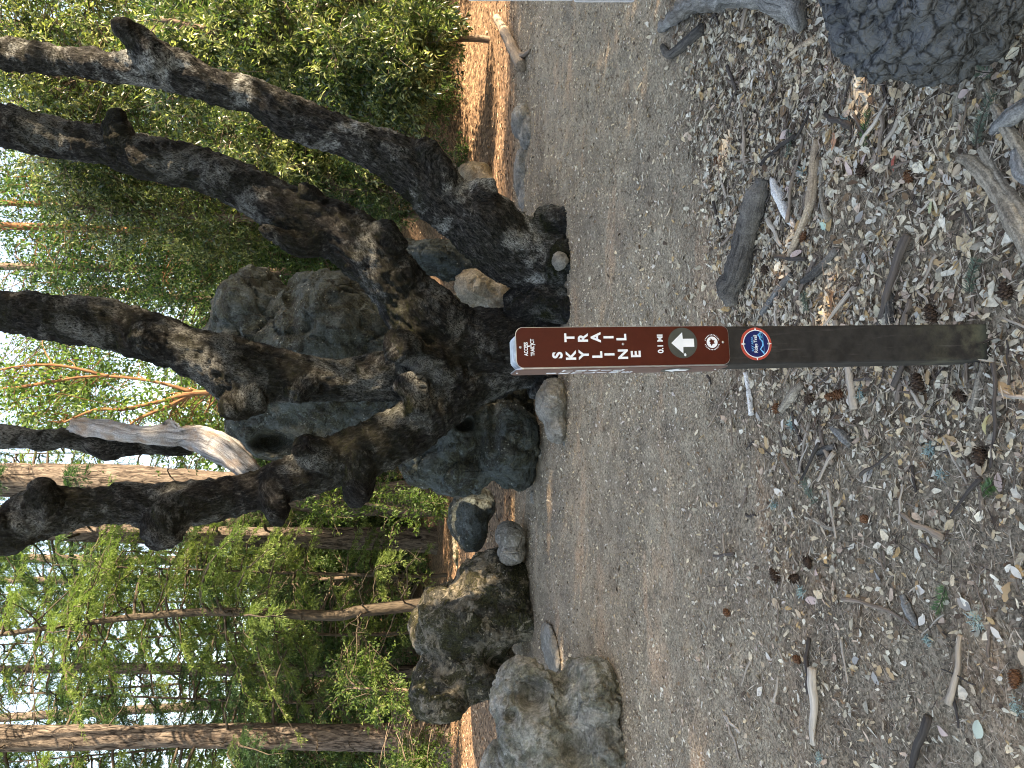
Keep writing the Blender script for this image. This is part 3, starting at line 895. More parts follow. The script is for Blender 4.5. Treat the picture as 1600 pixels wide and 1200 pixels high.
def build_trees():
    # conifers of the left background
    conifer('fir_tree', 'stout straight fir with grey furrowed bark directly behind the dead silver branch', [(560, 780, 25), (400, 766, 23), (200, 752, 23), (0, 750, 24)], 16.6, 17, 101, (6.0, 11), 16, 10, relief=0.03, deadz=(5, 10))
    conifer('fir_tree', 'straight fir with flared sunlit base beyond the blackened boulder', [(715, 845, 30), (690, 845, 22), (620, 842, 17), (400, 839, 14), (200, 834, 13), (0, 828, 12)], 17.6, 18, 102, (3.4, 11), 30, 16, (1.2, 3.4), relief=0.02)
    conifer('fir_tree', 'dark shaded fir trunk standing just behind the straight sunlit fir', [(670, 822, 16), (500, 818, 14), (300, 812, 12), (0, 800, 10)], 22, 18, 103, (3, 12), 38, 12, (1.5, 3.8))
    conifer('fir_tree', 'slender crooked dark fir rising behind the mossy twin boulder', [(740, 930, 11), (690, 938, 10), (640, 946, 10), (560, 955, 9), (520, 962, 8), (400, 957, 7), (300, 957, 6), (200, 965, 5), (100, 978, 4)], 14.5, 11, 104, (3.0, 8), 40, 40, (0.9, 2.6), relief=0.004, seg=12, mat=DARKTWIG, leaf=NEEDLE_BRIGHT)
    conifer('fir_tree', 'thin brown fir with many bare side twigs behind the mossy boulder', [(690, 1050, 10), (500, 1048, 9), (330, 1046, 9), (180, 1044, 8), (0, 1046, 6)], 19, 17, 105, (3, 11), 32, 26, (1.2, 3.2), relief=0.006, seg=14)
    conifer('fir_tree', 'thick fir trunk dappled with sun behind the pitted front boulder', [(735, 1156, 25), (700, 1154, 21), (400, 1150, 17), (200, 1152, 16), (0, 1153, 18)], 15.5, 18, 106, (3.0, 10), 26, 26, (1.2, 3.2), relief=0.022)
    conifer('fir_tree', 'distant fir past the thick dappled fir trunk', [(690, 1230, 14), (300, 1232, 12), (0, 1236, 10)], 20, 18, 109, (1.2, 11), 32, 12, (1.5, 3.4))
    conifer('fir_tree', 'distant fir between the straight fir and the crooked fir', [(680, 880, 8), (300, 876, 7), (0, 872, 6)], 33, 20, 110, (2, 15), 44, 4, (1.8, 4.0), seg=12)
    conifer('young_fir', 'young bright green fir with feathery sprays beside the straight sunlit fir', [(650, 900, 3), (450, 895, 2.4), (300, 890, 1.6)], 15.8, 7.5, 111, (0.5, 7.0), 62, 0, (0.5, 1.5), leaf=NEEDLE_BRIGHT, relief=0, seg=10, mat=DARKTWIG)
    conifer('young_fir', 'young dark fir with drooping sprays near the thick dappled fir', [(680, 1095, 3), (450, 1097, 2.4), (250, 1090, 1.6)], 17.0, 8.5, 112, (0.5, 8.0), 60, 0, (0.6, 1.7), relief=0, seg=10, mat=DARKTWIG)
    conifer('young_fir', 'young fir with light green tips beside the crooked dark fir', [(690, 985, 3), (550, 992, 2.6), (400, 988, 2.2), (150, 1000, 1.4)], 16.4, 9.5, 113, (0.6, 9.2), 70, 6, (0.5, 1.6), leaf=NEEDLE_BRIGHT, relief=0, seg=10, mat=DARKTWIG)
    # reddish slender trees in the middle and to the right
    def madrone(label, paths, Y, ells, seed, ncl, leaf, bark=REDBARK, name='madrone_tree', L=0.1, W=0.042, per=55, spread=0.5):
        base = np.array((P(paths[0][0][0], paths[0][0][1], Y)[0], Y, 0.0)); base[2] = ground_at(base[0], Y)
        tr = []
        for i, pts in enumerate(paths):
            W3 = np.array([P(x, y, Y) for x, y, r in pts]); rad = np.array([r * mpp(x, y, Y) for x, y, r in pts])
            if i == 0 and W3[0, 2] > base[2]:
                W3 = np.vstack([[base[0], Y, base[2] - .1], W3]); rad = np.r_[rad[0], rad]
            tr.append((W3 - base, rad))
        el = []
        for (x, y, Yc, hv, hh, hd, wt) in ells:
            c = P(x, y, Yc) - base; m = mpp(x, y, Yc)
            el.append((c, np.array((hh * m, hd, hv * m)), wt))
        return broad_tree(name, label, tr, el, ncl, per, L, W, seed, leaf, bark, base, spread=spread)
    madrone('slender reddish trunked tree catching orange light behind the right oak limbs',
            [[(640, 312, 6), (520, 318, 6), (400, 358, 6), (330, 366, 6), (240, 362, 6), (100, 356, 6), (-80, 350, 5)], [(330, 366, 4), (180, 325, 4), (20, 318, 4), (-80, 310, 3)]], 17.5,
            [(80, 340, 17.5, 130, 120, 1.8, 1), (300, 380, 17, 110, 100, 1.6, 1)], 201, 420, LEAF_OAK)
    madrone('thin arching reddish branched tree with bright leaves behind the rock outcrop',
            [[(560, 600, 5), (420, 610, 5), (300, 615, 4), (260, 625, 3), (190, 640, 2.5), (150, 640, 2.2), (100, 660, 2)], [(300, 615, 3), (260, 636, 3), (215, 655, 2.2), (195, 672, 1.5)], [(300, 612, 3), (240, 596, 2.4), (170, 588, 2.4), (120, 590, 2), (20, 606, 2), (-60, 606, 1.5)], [(170, 588, 2.4), (100, 572, 2.2), (40, 571, 2), (0, 578, 2), (-60, 590, 1.5)]], 13.0,
            [(180, 640, 13.5, 150, 70, 1.3, 1.2), (60, 590, 13.5, 70, 100, 1.2, 1), (300, 650, 14, 60, 60, 1.0, .6)], 202, 190, LEAF_MAPLE, L=0.085, W=0.045, per=40)
    madrone('pale grey stemmed tree with dark foliage between the second and third oak limbs',
            [[(620, 425, 6), (400, 424, 6), (200, 420, 6), (0, 416, 6), (-100, 414, 5)]], 21,
            [(120, 430, 21, 150, 110, 2.4, 1), (300, 420, 20, 80, 90, 2, .7)], 203, 420, LEAF_OAK, BROWNBARK, 'oak_tree')
    # bay laurels to the right
    madrone('sunlit bay laurel thicket with pale glossy leaves overhanging the dark bank',
            [[(725, 60, 5), (560, 70, 5), (400, 60, 5), (250, 30, 4)], [(720, 75, 4), (600, 120, 4), (500, 150, 3)], [(715, 45, 4), (600, 10, 4), (480, -40, 4)]], 10.3,
            [(540, 120, 10.0, 120, 80, 0.8, 1.2), (620, 90, 9.8, 70, 80, 0.7, .9), (420, 60, 10.4, 110, 90, .9, 1), (500, -20, 10.3, 140, 90, 1, .8), (640, 160, 10.0, 40, 40, 0.4, .3), (660, 40, 10.0, 50, 80, 0.6, .6), (300, 100, 10.6, 120, 90, .9, .9)], 204, 640, LEAF_BAY, BROWNBARK, 'bay_laurel', 0.09, 0.031, 90, 0.3)
    madrone('tall bay laurel filling the gap between the two right oak limbs',
            [[(690, 150, 7), (400, 130, 7), (100, 120, 6), (-150, 110, 4)]], 13.5,
            [(250, 110, 13.5, 170, 160, 1.8, 1.2), (60, 60, 13.5, 120, 140, 1.6, 1), (430, 230, 13.3, 110, 90, 1.4, .8), (120, 210, 13.8, 100, 80, 1.2, .6), (560, 240, 13.0, 70, 60, .8, .35)], 205, 760, LEAF_BAY, BROWNBARK, 'bay_laurel', 0.1, 0.035, 80, 0.38)
    madrone('leafy bay laurel behind the second oak limb and above the outcrop',
            [[(650, 335, 6), (400, 340, 6), (150, 330, 5)]], 14.8,
            [(330, 330, 14.8, 120, 80, 1.3, 1), (180, 300, 15, 110, 90, 1.4, 1), (470, 290, 14.6, 90, 70, 1, .7), (590, 300, 14.2, 60, 60, 1, .4)], 206, 560, LEAF_BAY, BROWNBARK, 'bay_laurel', 0.09, 0.032, 65, 0.42)
    madrone('broad dark oak filling the background behind the bay laurels',
            [[(650, 60, 12), (300, 50, 10), (0, 40, 9)]], 20,
            [(300, 60, 20, 260, 180, 2.4, 1), (60, 180, 20, 150, 160, 2.2, .6)], 207, 520, LEAF_OAK, BROWNBARK, 'oak_tree', 0.11, 0.055, 60, 0.6)
    madrone('low sunlit bush with yellow green leaves between the sculpted boulder and straight fir',
            [[(695, 800, 3), (620, 795, 3), (540, 780, 2)]], 15.2,
            [(600, 785, 15.2, 85, 38, 0.8, 1), (510, 775, 15.4, 50, 45, .8, .6), (660, 790, 15, 30, 30, .6, .4)], 208, 150, LEAF_MAPLE, BROWNBARK, 'bush', 0.08, 0.035, 60, 0.3)
    madrone('dense green bush behind the mossy twin boulder',
            [[(700, 900, 3), (600, 900, 3), (500, 905, 2)]], 18.5,
            [(600, 900, 18.5, 90, 48, 1, 1), (480, 890, 19, 70, 55, 1, .8), (560, 1000, 19, 100, 60, 1, 1)], 209, 300, LEAF_OAK, BROWNBARK, 'bush', 0.09, 0.045, 60, 0.4)
    madrone('sunlit bush with small pale leaves beside the thick dappled fir',
            [[(710, 1085, 3), (640, 1080, 3), (560, 1075, 2)]], 13.8,
            [(620, 1080, 13.8, 70, 50, .6, 1), (560, 1060, 14, 50, 50, .6, .6), (650, 1190, 13.8, 60, 40, .6, .7)], 210, 200, LEAF_MAPLE, BROWNBARK, 'bush', 0.075, 0.03, 60, 0.3)
    madrone('light green tree seen above the outcrop and beside the central oak limb',
            [[(600, 470, 6), (350, 470, 5), (150, 450, 5)]], 24,
            [(250, 480, 24, 170, 130, 2.4, 1), (100, 560, 25, 120, 150, 2.4, 1), (350, 620, 25, 90, 120, 2, .6)], 211, 520, LEAF_MAPLE, BROWNBARK, 'oak_tree', 0.12, 0.06, 50, 0.6)
    # the crown of the forked oak, above the frame
    el = [(np.array((-1.2, -0.2, 6.9)), np.array((2.6, 1.9, 1.2)), 1), (np.array((1.6, 0.4, 6.7)), np.array((2.2, 1.9, 1.2)), 1), (np.array((0.4, 0.5, 7.9)), np.array((3.2, 2.2, 1.0)), 1)]
    V, T, tint, C, tw, sp = broad_crown(el, 260, 60, 0.07, 0.04, 301, 0.5)
    link('crown', np_mesh('crown', V, T, False, {'tint': tint}), LEAF_OAK, OAK_ROOT)
    tops = np.array([P(-320, y, 6.6) - OAK_BASE for y in (90, 175, 500, 900)])
    V, Q, T, B = join(limbs_to(C, tops, np.random.default_rng(4), 0.02, 0.5))
    link('branches', np_mesh('branches', V, Q, True, {'bark_co': B}), OAK, OAK_ROOT)
build_trees()

def copy_tree(o, loc, rz, scale, label=None, group=None):
    c = o.copy(); COL.objects.link(c)
    c.location = loc; c.rotation_euler = (0, 0, rz); c.scale = (scale,) * 3
    if label:
        c['label'] = label
    if group:
        c['group'] = group
    for ch in o.children:
        k = ch.copy(); COL.objects.link(k); k.parent = c
    return c
def by_label(start):
    return next(o for o in COL.objects if o.get('label', '').startswith(start))
def background_copies():
    r = np.random.default_rng(91)
    def put(src, items, label, group):
        for (x, y, Y, sc_) in items:
            X = P(x, y, Y)[0]
            copy_tree(src, (X, Y, ground_at(X, Y) - 0.05), r.uniform(0, 6.28), sc_, label, group)
    put(by_label('broad dark oak'), [(600, 330, 29, 0.9), (600, 520, 33, 0.9), (600, 140, 27, 1.1), (600, -60, 25, 1.2)], 'far leafy oak deep in the wood behind the outcrop', 'far oaks behind the outcrop')
    put(by_label('distant fir between'), [(600, 1086, 29, 0.85), (600, 905, 31, 0.85)], 'far fir deep in the wood behind the boulders', 'far firs behind the boulders')
    put(by_label('dense green bush'), [(600, 700, 21, 1.0), (600, 800, 20.5, 0.9), (600, 870, 21, 1.0), (600, 960, 21, 1.0), (600, 1060, 20, 1.0), (600, 1180, 19, 1.0), (600, 600, 22, 1.1), (600, 500, 21, 1.2), (600, 400, 19.5, 1.1), (600, 330, 18, 1.0), (600, 260, 17, 1.1), (600, 180, 17, 1.2), (600, 80, 17, 1.3), (600, -40, 17, 1.3),
        (600, 1120, 26, 1.4), (600, 1000, 27, 1.4), (600, 900, 27, 1.4), (600, 780, 27, 1.4), (600, 660, 28, 1.4), (600, 540, 28, 1.4), (600, 430, 26, 1.4), (600, 300, 25, 1.4), (600, 150, 24, 1.4), (600, 20, 23, 1.4), (600, 1230, 24, 1.4)],
        'leafy green understory bush among the far trunks', 'understory bushes among the far trunks')
    put(by_label('dense green bush'), [(600, 230, 11.6, 0.5), (600, 130, 11.8, 0.55), (600, 40, 12.0, 0.55), (600, -60, 12.0, 0.6), (600, 180, 13.2, 0.7), (600, 70, 13.4, 0.7), (600, 300, 13.4, 0.6)], 'low dark bush on the bank under the sunlit laurel', 'low bushes on the bank')
    put(by_label('young dark fir'), [(600, 1000, 23, 1.1), (600, 870, 21, 1.1), (600, 1190, 19, 1.0), (600, 750, 24, 1.1), (600, 1110, 24, 1.3), (600, 930, 25, 1.3)], 'young drooping fir among the far trunks', 'young firs among the far trunks')
    put(by_label('young fir with light'), [(600, 830, 20.5, 1.15), (600, 1060, 21.5, 1.25), (600, 1130, 19, 1.1), (600, 950, 22.5, 1.3), (600, 890, 24, 1.4), (600, 1200, 22, 1.4), (600, 700, 23, 1.2)], 'tall young fir with light green tips among the far trunks', 'light tipped young firs among the far trunks')
background_copies()

# added trees out of view, placed and shaped to shade the foreground
def added_shade_trees():
    # (x, y), height, list of (dx, dy, z, rx, ry, rz)
    spots = [((10.0, -0.7), [(0, 0, 7.4, 2.6, 2.2, 3.4), (0, 0, 3.6, 2.2, 2.0, 1.6)], 401, 'added bushy shade tree across the trail from the forked oak'),
             ((9.5, -4.0), [(0, 0, 8.0, 2.8, 2.9, 3.6), (0, 0, 4.0, 2.5, 2.5, 2.0)], 402, 'added bushy shade tree behind the second sign post'),
             ((10.5, 3.6), [(0, 0.2, 4.4, 2.2, 2.4, 2.4)], 403, 'added low rounded shade tree between its two taller neighbours across the trail'),
             ((11.0, 5.0), [(0, 0.0, 8.2, 2.2, 1.15, 2.2), (0, 0, 4.6, 1.8, 1.6, 2.0)], 404, 'added slim shade tree farthest along the trail from the sign post'),
             ((8.2, 1.2), [(0, 0, 4.6, 2.0, 1.7, 1.7)], 407, 'added short bushy shade tree nearest the trail junction'),
             ((8.0, -2.3), [(0, 0, 5.2, 2.2, 2.1, 2.7)], 409, 'added rounded shade tree between the trail junction and the wood'),
             ((7.5, -7.5), [(0, 0, 7.4, 2.8, 2.8, 3.4), (0, 0, 3.8, 2.5, 2.5, 2.0)], 405, 'added bushy shade tree behind the photographer'),
             ((13.5, -8.5), [(0, 0, 9.5, 3.2, 3.2, 4.2), (0, 0, 4.6, 2.8, 2.8, 2.2)], 406, 'added wide shade tree deep in the wood behind the second sign post')]
    b0 = np.array((9.0, 2.6, ground_at(9.0, 2.6)))
    el = [(np.array((0, -1.45, 8.5)), np.array((1.1, 1.9, 3.4)), 1.7), (np.array((0, 1.2, 9.9)), np.array((1.0, 1.9, 1.35)), 1.0), (np.array((0, 2.9, 7.3)), np.array((1.0, 1.1, 1.9)), .7), (np.array((0, 0.6, 4.6)), np.array((1.2, 1.5, 1.5)), .6)]  # crown lobes shaped to shade the oak, leaving a window for sun
    broad_tree('shade_tree', 'added tall shade tree with a sun gap shaped into its crown', [(np.array([(0, 0, -.1), (.1, .1, 4.5), (0, -.6, 8), (0, -.8, 11)]), np.array((.26, .2, .12, .05)))], el, 820, 44, 0.17, 0.115, 408, LEAF_OAK, BROWNBARK, b0, group='added shade trees across the trail', spread=0.42, frac=0.2)
    proto = None
    for (x, y), el, seed, lab in spots:
        base = np.array((x, y, ground_at(x, y)))
        top_, bot = el[0][2] + el[0][5], el[-1][2] - el[-1][5]
        if proto is None:
            path = np.array([(0, 0, -0.1), (0.1, 0, 4.5), (-0.1, 0.1, 9.5)])
            ells = [(np.array((0, 0, 7.4)), np.array((2.6, 2.4, 3.4)), 1.3), (np.array((0, 0, 3.6)), np.array((2.3, 2.2, 1.8)), .7)]
            proto = o = broad_tree('shade_tree', lab, [(path, np.array((.28, .2, .08)))], ells, 330, 48, 0.2, 0.13, seed, LEAF_OAK, BROWNBARK, base, group='added shade trees across the trail', spread=0.75, frac=0.2)
        else:
            o = copy_tree(proto, base, seed * 1.3, 1.0, lab)
        o.scale = (el[0][3] / 2.6, el[0][4] / 2.4, top_ / 10.8)
        o.rotation_euler = (0, 0, 0)
added_shade_trees()

def far_wood():
    r = np.random.default_rng(55)
    V, T, tn, off = [], [], [], 0
    for (Y0, Y1, hmax, N) in ((36, 46, 15, 74000), (52, 64, 21, 50000)):
        X = r.uniform(-38, 38, N); Y = r.uniform(Y0, Y1, N)
        top = hmax * (0.55 + 0.35 * fbm(np.stack([X * 0.16, Y * 0.0, X * 0], 1), 3, int(Y0)))
        z = top * r.random(N) ** 1.25
        b = np.stack([X, Y, hgt(X, Y) + z], 1)
        keep = fbm(b * 0.6, 4, 77) > -0.1 - 0.5 * (1 - z / np.maximum(top, .1))
        b = b[keep]
        v, t = leaf_quads(b, rand_unit(len(b), r), rand_unit(len(b), r), r.uniform(0.2, 0.48, len(b)), r.uniform(0.12, 0.26, len(b)))
        V.append(v); T.append(t + off); off += len(v)
        tn.append(np.repeat(np.clip(0.5 + 0.3 * fbm(b * 0.4, 2, 78) + 0.15 * r.normal(size=len(b)), 0, 1), 4))
    o = link('distant_woodland', np_mesh('distant_woodland', np.vstack(V), np.vstack(T), False, {'tint': np.concatenate(tn)}), LEAF_MAPLE)
    o['kind'] = 'stuff'
    tag(o, 'distant sunlit green woodland closing the view between the trunks', 'woodland')
far_wood()

# ------------------------------------------------------------------ the trail sign post
def rounded_rect(w_, h_, r_, n=6):
    pts = []
    for cx, cz, a0 in ((w_ / 2 - r_, h_ / 2 - r_, 0), (-w_ / 2 + r_, h_ / 2 - r_, 90), (-w_ / 2 + r_, -h_ / 2 + r_, 180), (w_ / 2 - r_, -h_ / 2 + r_, 270)):
        for k in range(n + 1):
            a = R(a0 + 90 * k / n)
            pts.append((cx + r_ * math.cos(a), cz + r_ * math.sin(a)))
    return pts
def circle(r_, n=48):
    return [(r_ * math.cos(2 * math.pi * k / n), r_ * math.sin(2 * math.pi * k / n)) for k in range(n)]
def prism(outline, depth, bevel=0.0):
    """outline in x,z (counter-clockwise seen from -y); front face at y=-depth, back at 0"""
    bm = bmesh.new()
    f = [bm.verts.new((x, -depth, z)) for x, z in outline]
    b = [bm.verts.new((x, 0, z)) for x, z in outline]
    bm.faces.new(f)
    bm.faces.new(b[::-1])
    n = len(f)
    for i in range(n):
        bm.faces.new((f[(i + 1) % n], f[i], b[i], b[(i + 1) % n]))
    if bevel:
        fe = [e for e in bm.edges if all(v in f for v in e.verts)]
        bmesh.ops.bevel(bm, geom=fe, offset=bevel, segments=2, affect='EDGES', profile=0.6)
    bmesh.ops.recalc_face_normals(bm, faces=bm.faces)
    me = bpy.data.meshes.new('prism')
    bm.to_mesh(me); bm.free()
    return me
def text_mesh(txt, size, bold=0.0, depth=0.0004, squeeze=1.0):
    cu = bpy.data.curves.new('t', 'FONT')
    cu.body = txt
    cu.size = size
    cu.align_x, cu.align_y = 'CENTER', 'CENTER'
    cu.extrude = depth
    cu.offset = bold
    o = bpy.data.objects.new('t', cu)
    COL.objects.link(o)
    dg = bpy.context.evaluated_depsgraph_get()
    me = bpy.data.meshes.new_from_object(o.evaluated_get(dg))
    bpy.data.objects.remove(o); bpy.data.curves.remove(cu)
    n = len(me.vertices); co = np.zeros(n * 3, np.float32); me.vertices.foreach_get('co', co)
    co = co.reshape(-1, 3)
    c = (co[:, :2].max(0) + co[:, :2].min(0)) / 2
    out = np.stack([(co[:, 0] - c[0]) * squeeze, -co[:, 2], co[:, 1] - c[1]], 1).astype(np.float32)
    me.vertices.foreach_set('co', out.ravel())
    me.update()
    return me

M_POST = None
def mat_post():
    t = NT('recycled_plastic_post')
    co = t.coord()
    n = t.noise(co, 30, 5, 0.7)
    c = t.ramp(n, [(0.35, (0.014, 0.012, 0.0115)), (0.65, (0.03, 0.027, 0.025))])
    z = t.n('SeparateXYZ'); t.l(co, z.inputs[0])
    stain = t.ramp(z.outputs[2], [(0.03, 1.0), (0.26, 0.0)])
    blot = t.math('MULTIPLY', stain, t.ramp(t.noise(co, 14, 5, 0.7), [(0.42, 0.0), (0.62, 1.0)]))
    c = t.mix(t.math('MULTIPLY', blot, 0.75), c, (0.105, 0.1, 0.065))
    sc_ = t.ramp(t.noise(t.mapping(co, (90, 90, 6)), 1.0, 4, 0.7), [(0.58, 0.0), (0.7, 0.35)])
    c = t.mix(sc_, c, (0.1, 0.09, 0.085))
    return t.finish(c, 0.7, 0.25, t.bump(n, 0.25, 0.003))
def mat_plate():
    t = NT('brown_sign_sheeting')
    co = t.coord()
    n = t.noise(co, 25, 5, 0.7)
    c = t.ramp(n, [(0.3, (0.056, 0.0085, 0.0038)), (0.7, (0.074, 0.0125, 0.0055))])
    scr = t.ramp(t.noise(t.mapping(co, (30, 30, 160)), 1.0, 4, 0.8), [(0.7, 0.0), (0.76, 0.4)])
    c = t.mix(scr, c, (0.2, 0.1, 0.07))
    return t.finish(c, t.ramp(n, [(0.3, 0.42), (0.7, 0.6)]), 0.18)

def sign_post():
    M_POST = mat_post(); M_PLATE = mat_plate()
    M_WHITE = plain('white_reflective', (0.72, 0.74, 0.78), 0.45, wear=0.06)
    M_ALU = plain('dull_aluminium', (0.5, 0.5, 0.51), 0.35, metallic=0.85, wear=0.2)
    M_CAP = plain('weathered_grey_cap', (0.36, 0.38, 0.4), 0.7, wear=0.35, scale=60)
    M_DISC = plain('dark_reflective_disc', (0.055, 0.058, 0.05), 0.35, wear=0.2)
    M_RED = plain('badge_red', (0.42, 0.06, 0.04), 0.4)
    M_NAVY = plain('badge_navy', (0.006, 0.012, 0.085), 0.35)
    M_SKYB = plain('badge_light_blue', (0.12, 0.42, 0.75), 0.4)
    M_TEAL = plain('badge_teal', (0.04, 0.2, 0.33), 0.4)
    W_ = 0.0915
    b = G(1537, 537); bx, by = b[0], b[1] + W_ / 2
    gz = ground_at(bx, by)
    top = P(790, 549, by); H = top[2]
    root = empty('trail_sign_post', (bx, by, gz), 'square dark post with brown trail sign and round blue badge', 'sign post')
    lean_x = math.atan2(top[0] - bx, H)
    root.rotation_euler = (0, lean_x, R(6.8))
    # body with bevelled long edges
    bm = bmesh.new()
    bmesh.ops.create_cube(bm, size=1.0)
    for v in bm.verts:
        v.co = Vector((v.co.x * W_, v.co.y * W_, (v.co.z + 0.5) * (H - 0.018 + 0.25) - 0.25))
    bmesh.ops.bevel(bm, geom=[e for e in bm.edges if abs(e.verts[0].co.z - e.verts[1].co.z) > 0.5], offset=0.006, segments=3, affect='EDGES', profile=0.5)
    me = bpy.data.meshes.new('post_body'); bm.to_mesh(me); bm.free()
    link('post_body', me, M_POST, root)
    # chamfered grey top
    bm = bmesh.new()
    lo, hi = H - 0.0175, H + 0.004
    a = [bm.verts.new((sx * W_ * .499, sy * W_ * .499, lo)) for sx, sy in ((-1, -1), (1, -1), (1, 1), (-1, 1))]
    c = [bm.verts.new((sx * W_ * .3, sy * W_ * .3, hi)) for sx, sy in ((-1, -1), (1, -1), (1, 1), (-1, 1))]
    bm.faces.new(c); bm.faces.new(a[::-1])
    for i in range(4):
        bm.faces.new((a[i], a[(i + 1) % 4], c[(i + 1) % 4], c[i]))
    bmesh.ops.bevel(bm, geom=list(bm.edges), offset=0.002, segments=2, affect='EDGES')
    me = bpy.data.meshes.new('post_cap'); bm.to_mesh(me); bm.free()
    link('post_cap', me, M_CAP, root)
    # px along the post -> height (the face is nearly fronto-parallel)
    yf = by - W_ / 2
    def Z(x):
        return P(x, 545, yf)[2] - gz
    def Xl(x, y):     # local x on the front face for a photo pixel (post axis at that height)
        ax = np.interp(Z(x), [0, H], [bx, top[0]])
        return (P(x, y, yf)[0] - ax) / math.cos(R(6.8)) + 0.0006
    front = -W_ / 2
    zc, zt, zb = (Z(806) + Z(1137)) / 2, Z(806), Z(1137)
    pw, ph = W_ * 0.985, zt - zb
    back = link('backing_plate', prism(rounded_rect(pw + 0.0026, ph + 0.0026, 0.0165), 0.0022), M_ALU, root, (0, front - 0.0003, zc))
    plate = link('sign_plate', prism(rounded_rect(pw, ph, 0.0155), 0.0016, 0.0005), M_PLATE, root, (0, front - 0.0026, zc))
    plate['label'] = 'brown trail sign plate with white lettering'
    fy = -0.0021
    def put(name, me, mat, x, z, y=fy, parent=plate):
        return link(name, me, mat, parent, (x, y, z - (zc if parent is plate else 0)))
    px = (zt - zb) / (1137 - 806)
    mm = pw / 61.5
    cx = lambda y: (548.5 - y) * mm          # photo y -> plate x
    put('lettering', text_mesh('ACCESS', 0.0118, 0.0003, squeeze=0.74), M_WHITE, cx(551), Z(820.5))
    put('lettering', text_mesh('TRAIL JCT', 0.0118, 0.0003, squeeze=0.74), M_WHITE, cx(548.5), Z(831.5))
    for ch, x in zip('SKYLINE', (869, 890, 910, 931, 950, 971, 991)):
        put('letter', text_mesh(ch, 0.0315, 0.0011), M_WHITE, cx(561), Z(x))
    for ch, x in zip('TRAIL', (889, 910, 930, 950, 970)):
        put('letter', text_mesh(ch, 0.0315, 0.0011), M_WHITE, cx(534), Z(x))
    put('lettering', text_mesh('0.1 MI', 0.0185, 0.0005, squeeze=0.95), M_WHITE, cx(545.5), Z(1030))
    disc = put('arrow_disc', prism(circle(24.5 * mm), 0.0004), M_DISC, cx(544.5), Z(1065))
    q = mm
    arrow = [(0, 19 * q), (-17 * q, 0), (-6.5 * q, -0.5 * q), (-6.5 * q, -19 * q), (6.5 * q, -19 * q), (6.5 * q, -0.5 * q), (17 * q, 0)]
    link('arrow', prism(arrow, 0.0005), M_WHITE, disc, (0, -0.0005, 0))
    link('scuff', prism([(-2.5 * q, -1 * q), (0, -2 * q), (3 * q, 0), (1 * q, 2 * q), (-2 * q, 1.5 * q)], 0.0005), M_WHITE, disc, (-19 * q, -0.0005, -3 * q))
    logo = put('agency_emblem', prism(circle(9.2 * q), 0.0004), M_WHITE, cx(544), Z(1111))
    bird = [(-6.5 * q, 1.5 * q), (-3 * q, -0.5 * q), (-2 * q, -5 * q), (0.5 * q, -2.5 * q), (3 * q, -4.5 * q), (3.2 * q, -0.5 * q), (6.8 * q, 2.2 * q), (3.5 * q, 2.8 * q), (2.2 * q, 5.2 * q), (-0.5 * q, 3 * q), (-2.4 * q, 4.2 * q), (-3 * q, 2.4 * q)]
    link('emblem_bird', prism(bird, 0.0005), M_PLATE, logo, (0, -0.0005, 0))
    for k in range(30):
        if k in (7, 8, 22, 23):
            continue
        a = 2 * math.pi * k / 30
        link('emblem_mark', prism([(-0.55 * q, -0.9 * q), (0.55 * q, -0.9 * q), (0.55 * q, 0.9 * q), (-0.55 * q, 0.9 * q)], 0.0003), M_WHITE, logo, (12 * q * math.cos(a), -0.0001, 12 * q * math.sin(a)), (0, -a + math.pi / 2, 0))
    S, T = ico(2)
    riv = np_mesh('rivet', S * np.array((0.0032, 0.0018, 0.0032)), T, True)
    for x, y in ((812, 548), (972, 545), (1128, 544)):
        put('rivet', riv, M_ALU, cx(y), Z(x), -0.0022)
    # dried bird dropping over the top edge
    dp = catmull(np.array([(0.004, front + 0.024, H + 0.0), (0.003, front + 0.003, H - 0.012), (0.0025, front - 0.0012, H - 0.02), (0.004, front - 0.0048, H - 0.032)]), 14)
    V, Q, T, B = tube(dp, 0.0012 + 0.0012 * np.abs(np.sin(np.arange(14) * 1.3)), 6)
    link('bird_dropping', np_mesh('bird_dropping', V, [Q, T], True), M_WHITE, root)
    # plate on the left face
    side = link('side_plate', prism(rounded_rect(pw, ph, 0.0155), 0.0016, 0.0005), plain('sky_sheen_sheeting', (0.12, 0.07, 0.062), 0.4, 0.4, wear=0.2), root, (-W_ / 2 - 0.0026, 0, zc), (0, 0, R(-90)))  # brown sheeting with a grazing sky sheen put into its colour
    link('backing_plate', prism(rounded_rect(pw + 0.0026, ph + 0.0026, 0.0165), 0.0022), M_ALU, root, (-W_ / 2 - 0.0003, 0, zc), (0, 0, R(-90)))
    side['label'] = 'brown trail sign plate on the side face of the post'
    for ch, x in zip('SKYLINE', (869, 890, 910, 931, 950, 971, 991)):
        link('letter', text_mesh(ch, 0.0315, 0.0011), M_WHITE, side, (-0.018, fy, Z(x) - zc))
    for ch, x in zip('TRAIL', (889, 910, 930, 950, 970)):
        link('letter', text_mesh(ch, 0.0315, 0.0011), M_WHITE, side, (0.02, fy, Z(x) - zc))
    d2 = link('arrow_disc', prism(circle(24.5 * mm), 0.0004), M_DISC, side, (0, fy, Z(1065) - zc))
    link('arrow', prism(arrow, 0.0005), M_WHITE, d2, (0, -0.0005, 0))
    for x in (812, 972, 1128):
        link('rivet', riv, M_ALU, side, (0, -0.0022, Z(x) - zc))
    # round badge below the plate
    q2 = W_ / 58.5
    bz, bxx = Z(1180.5), Xl(1180.5, 541.5)
    badge = link('trail_badge', prism(circle(25 * q2, 64), 0.0016, 0.0004), M_RED, root, (bxx, front - 0.0003, bz))
    badge['label'] = 'round red rimmed navy trail badge'
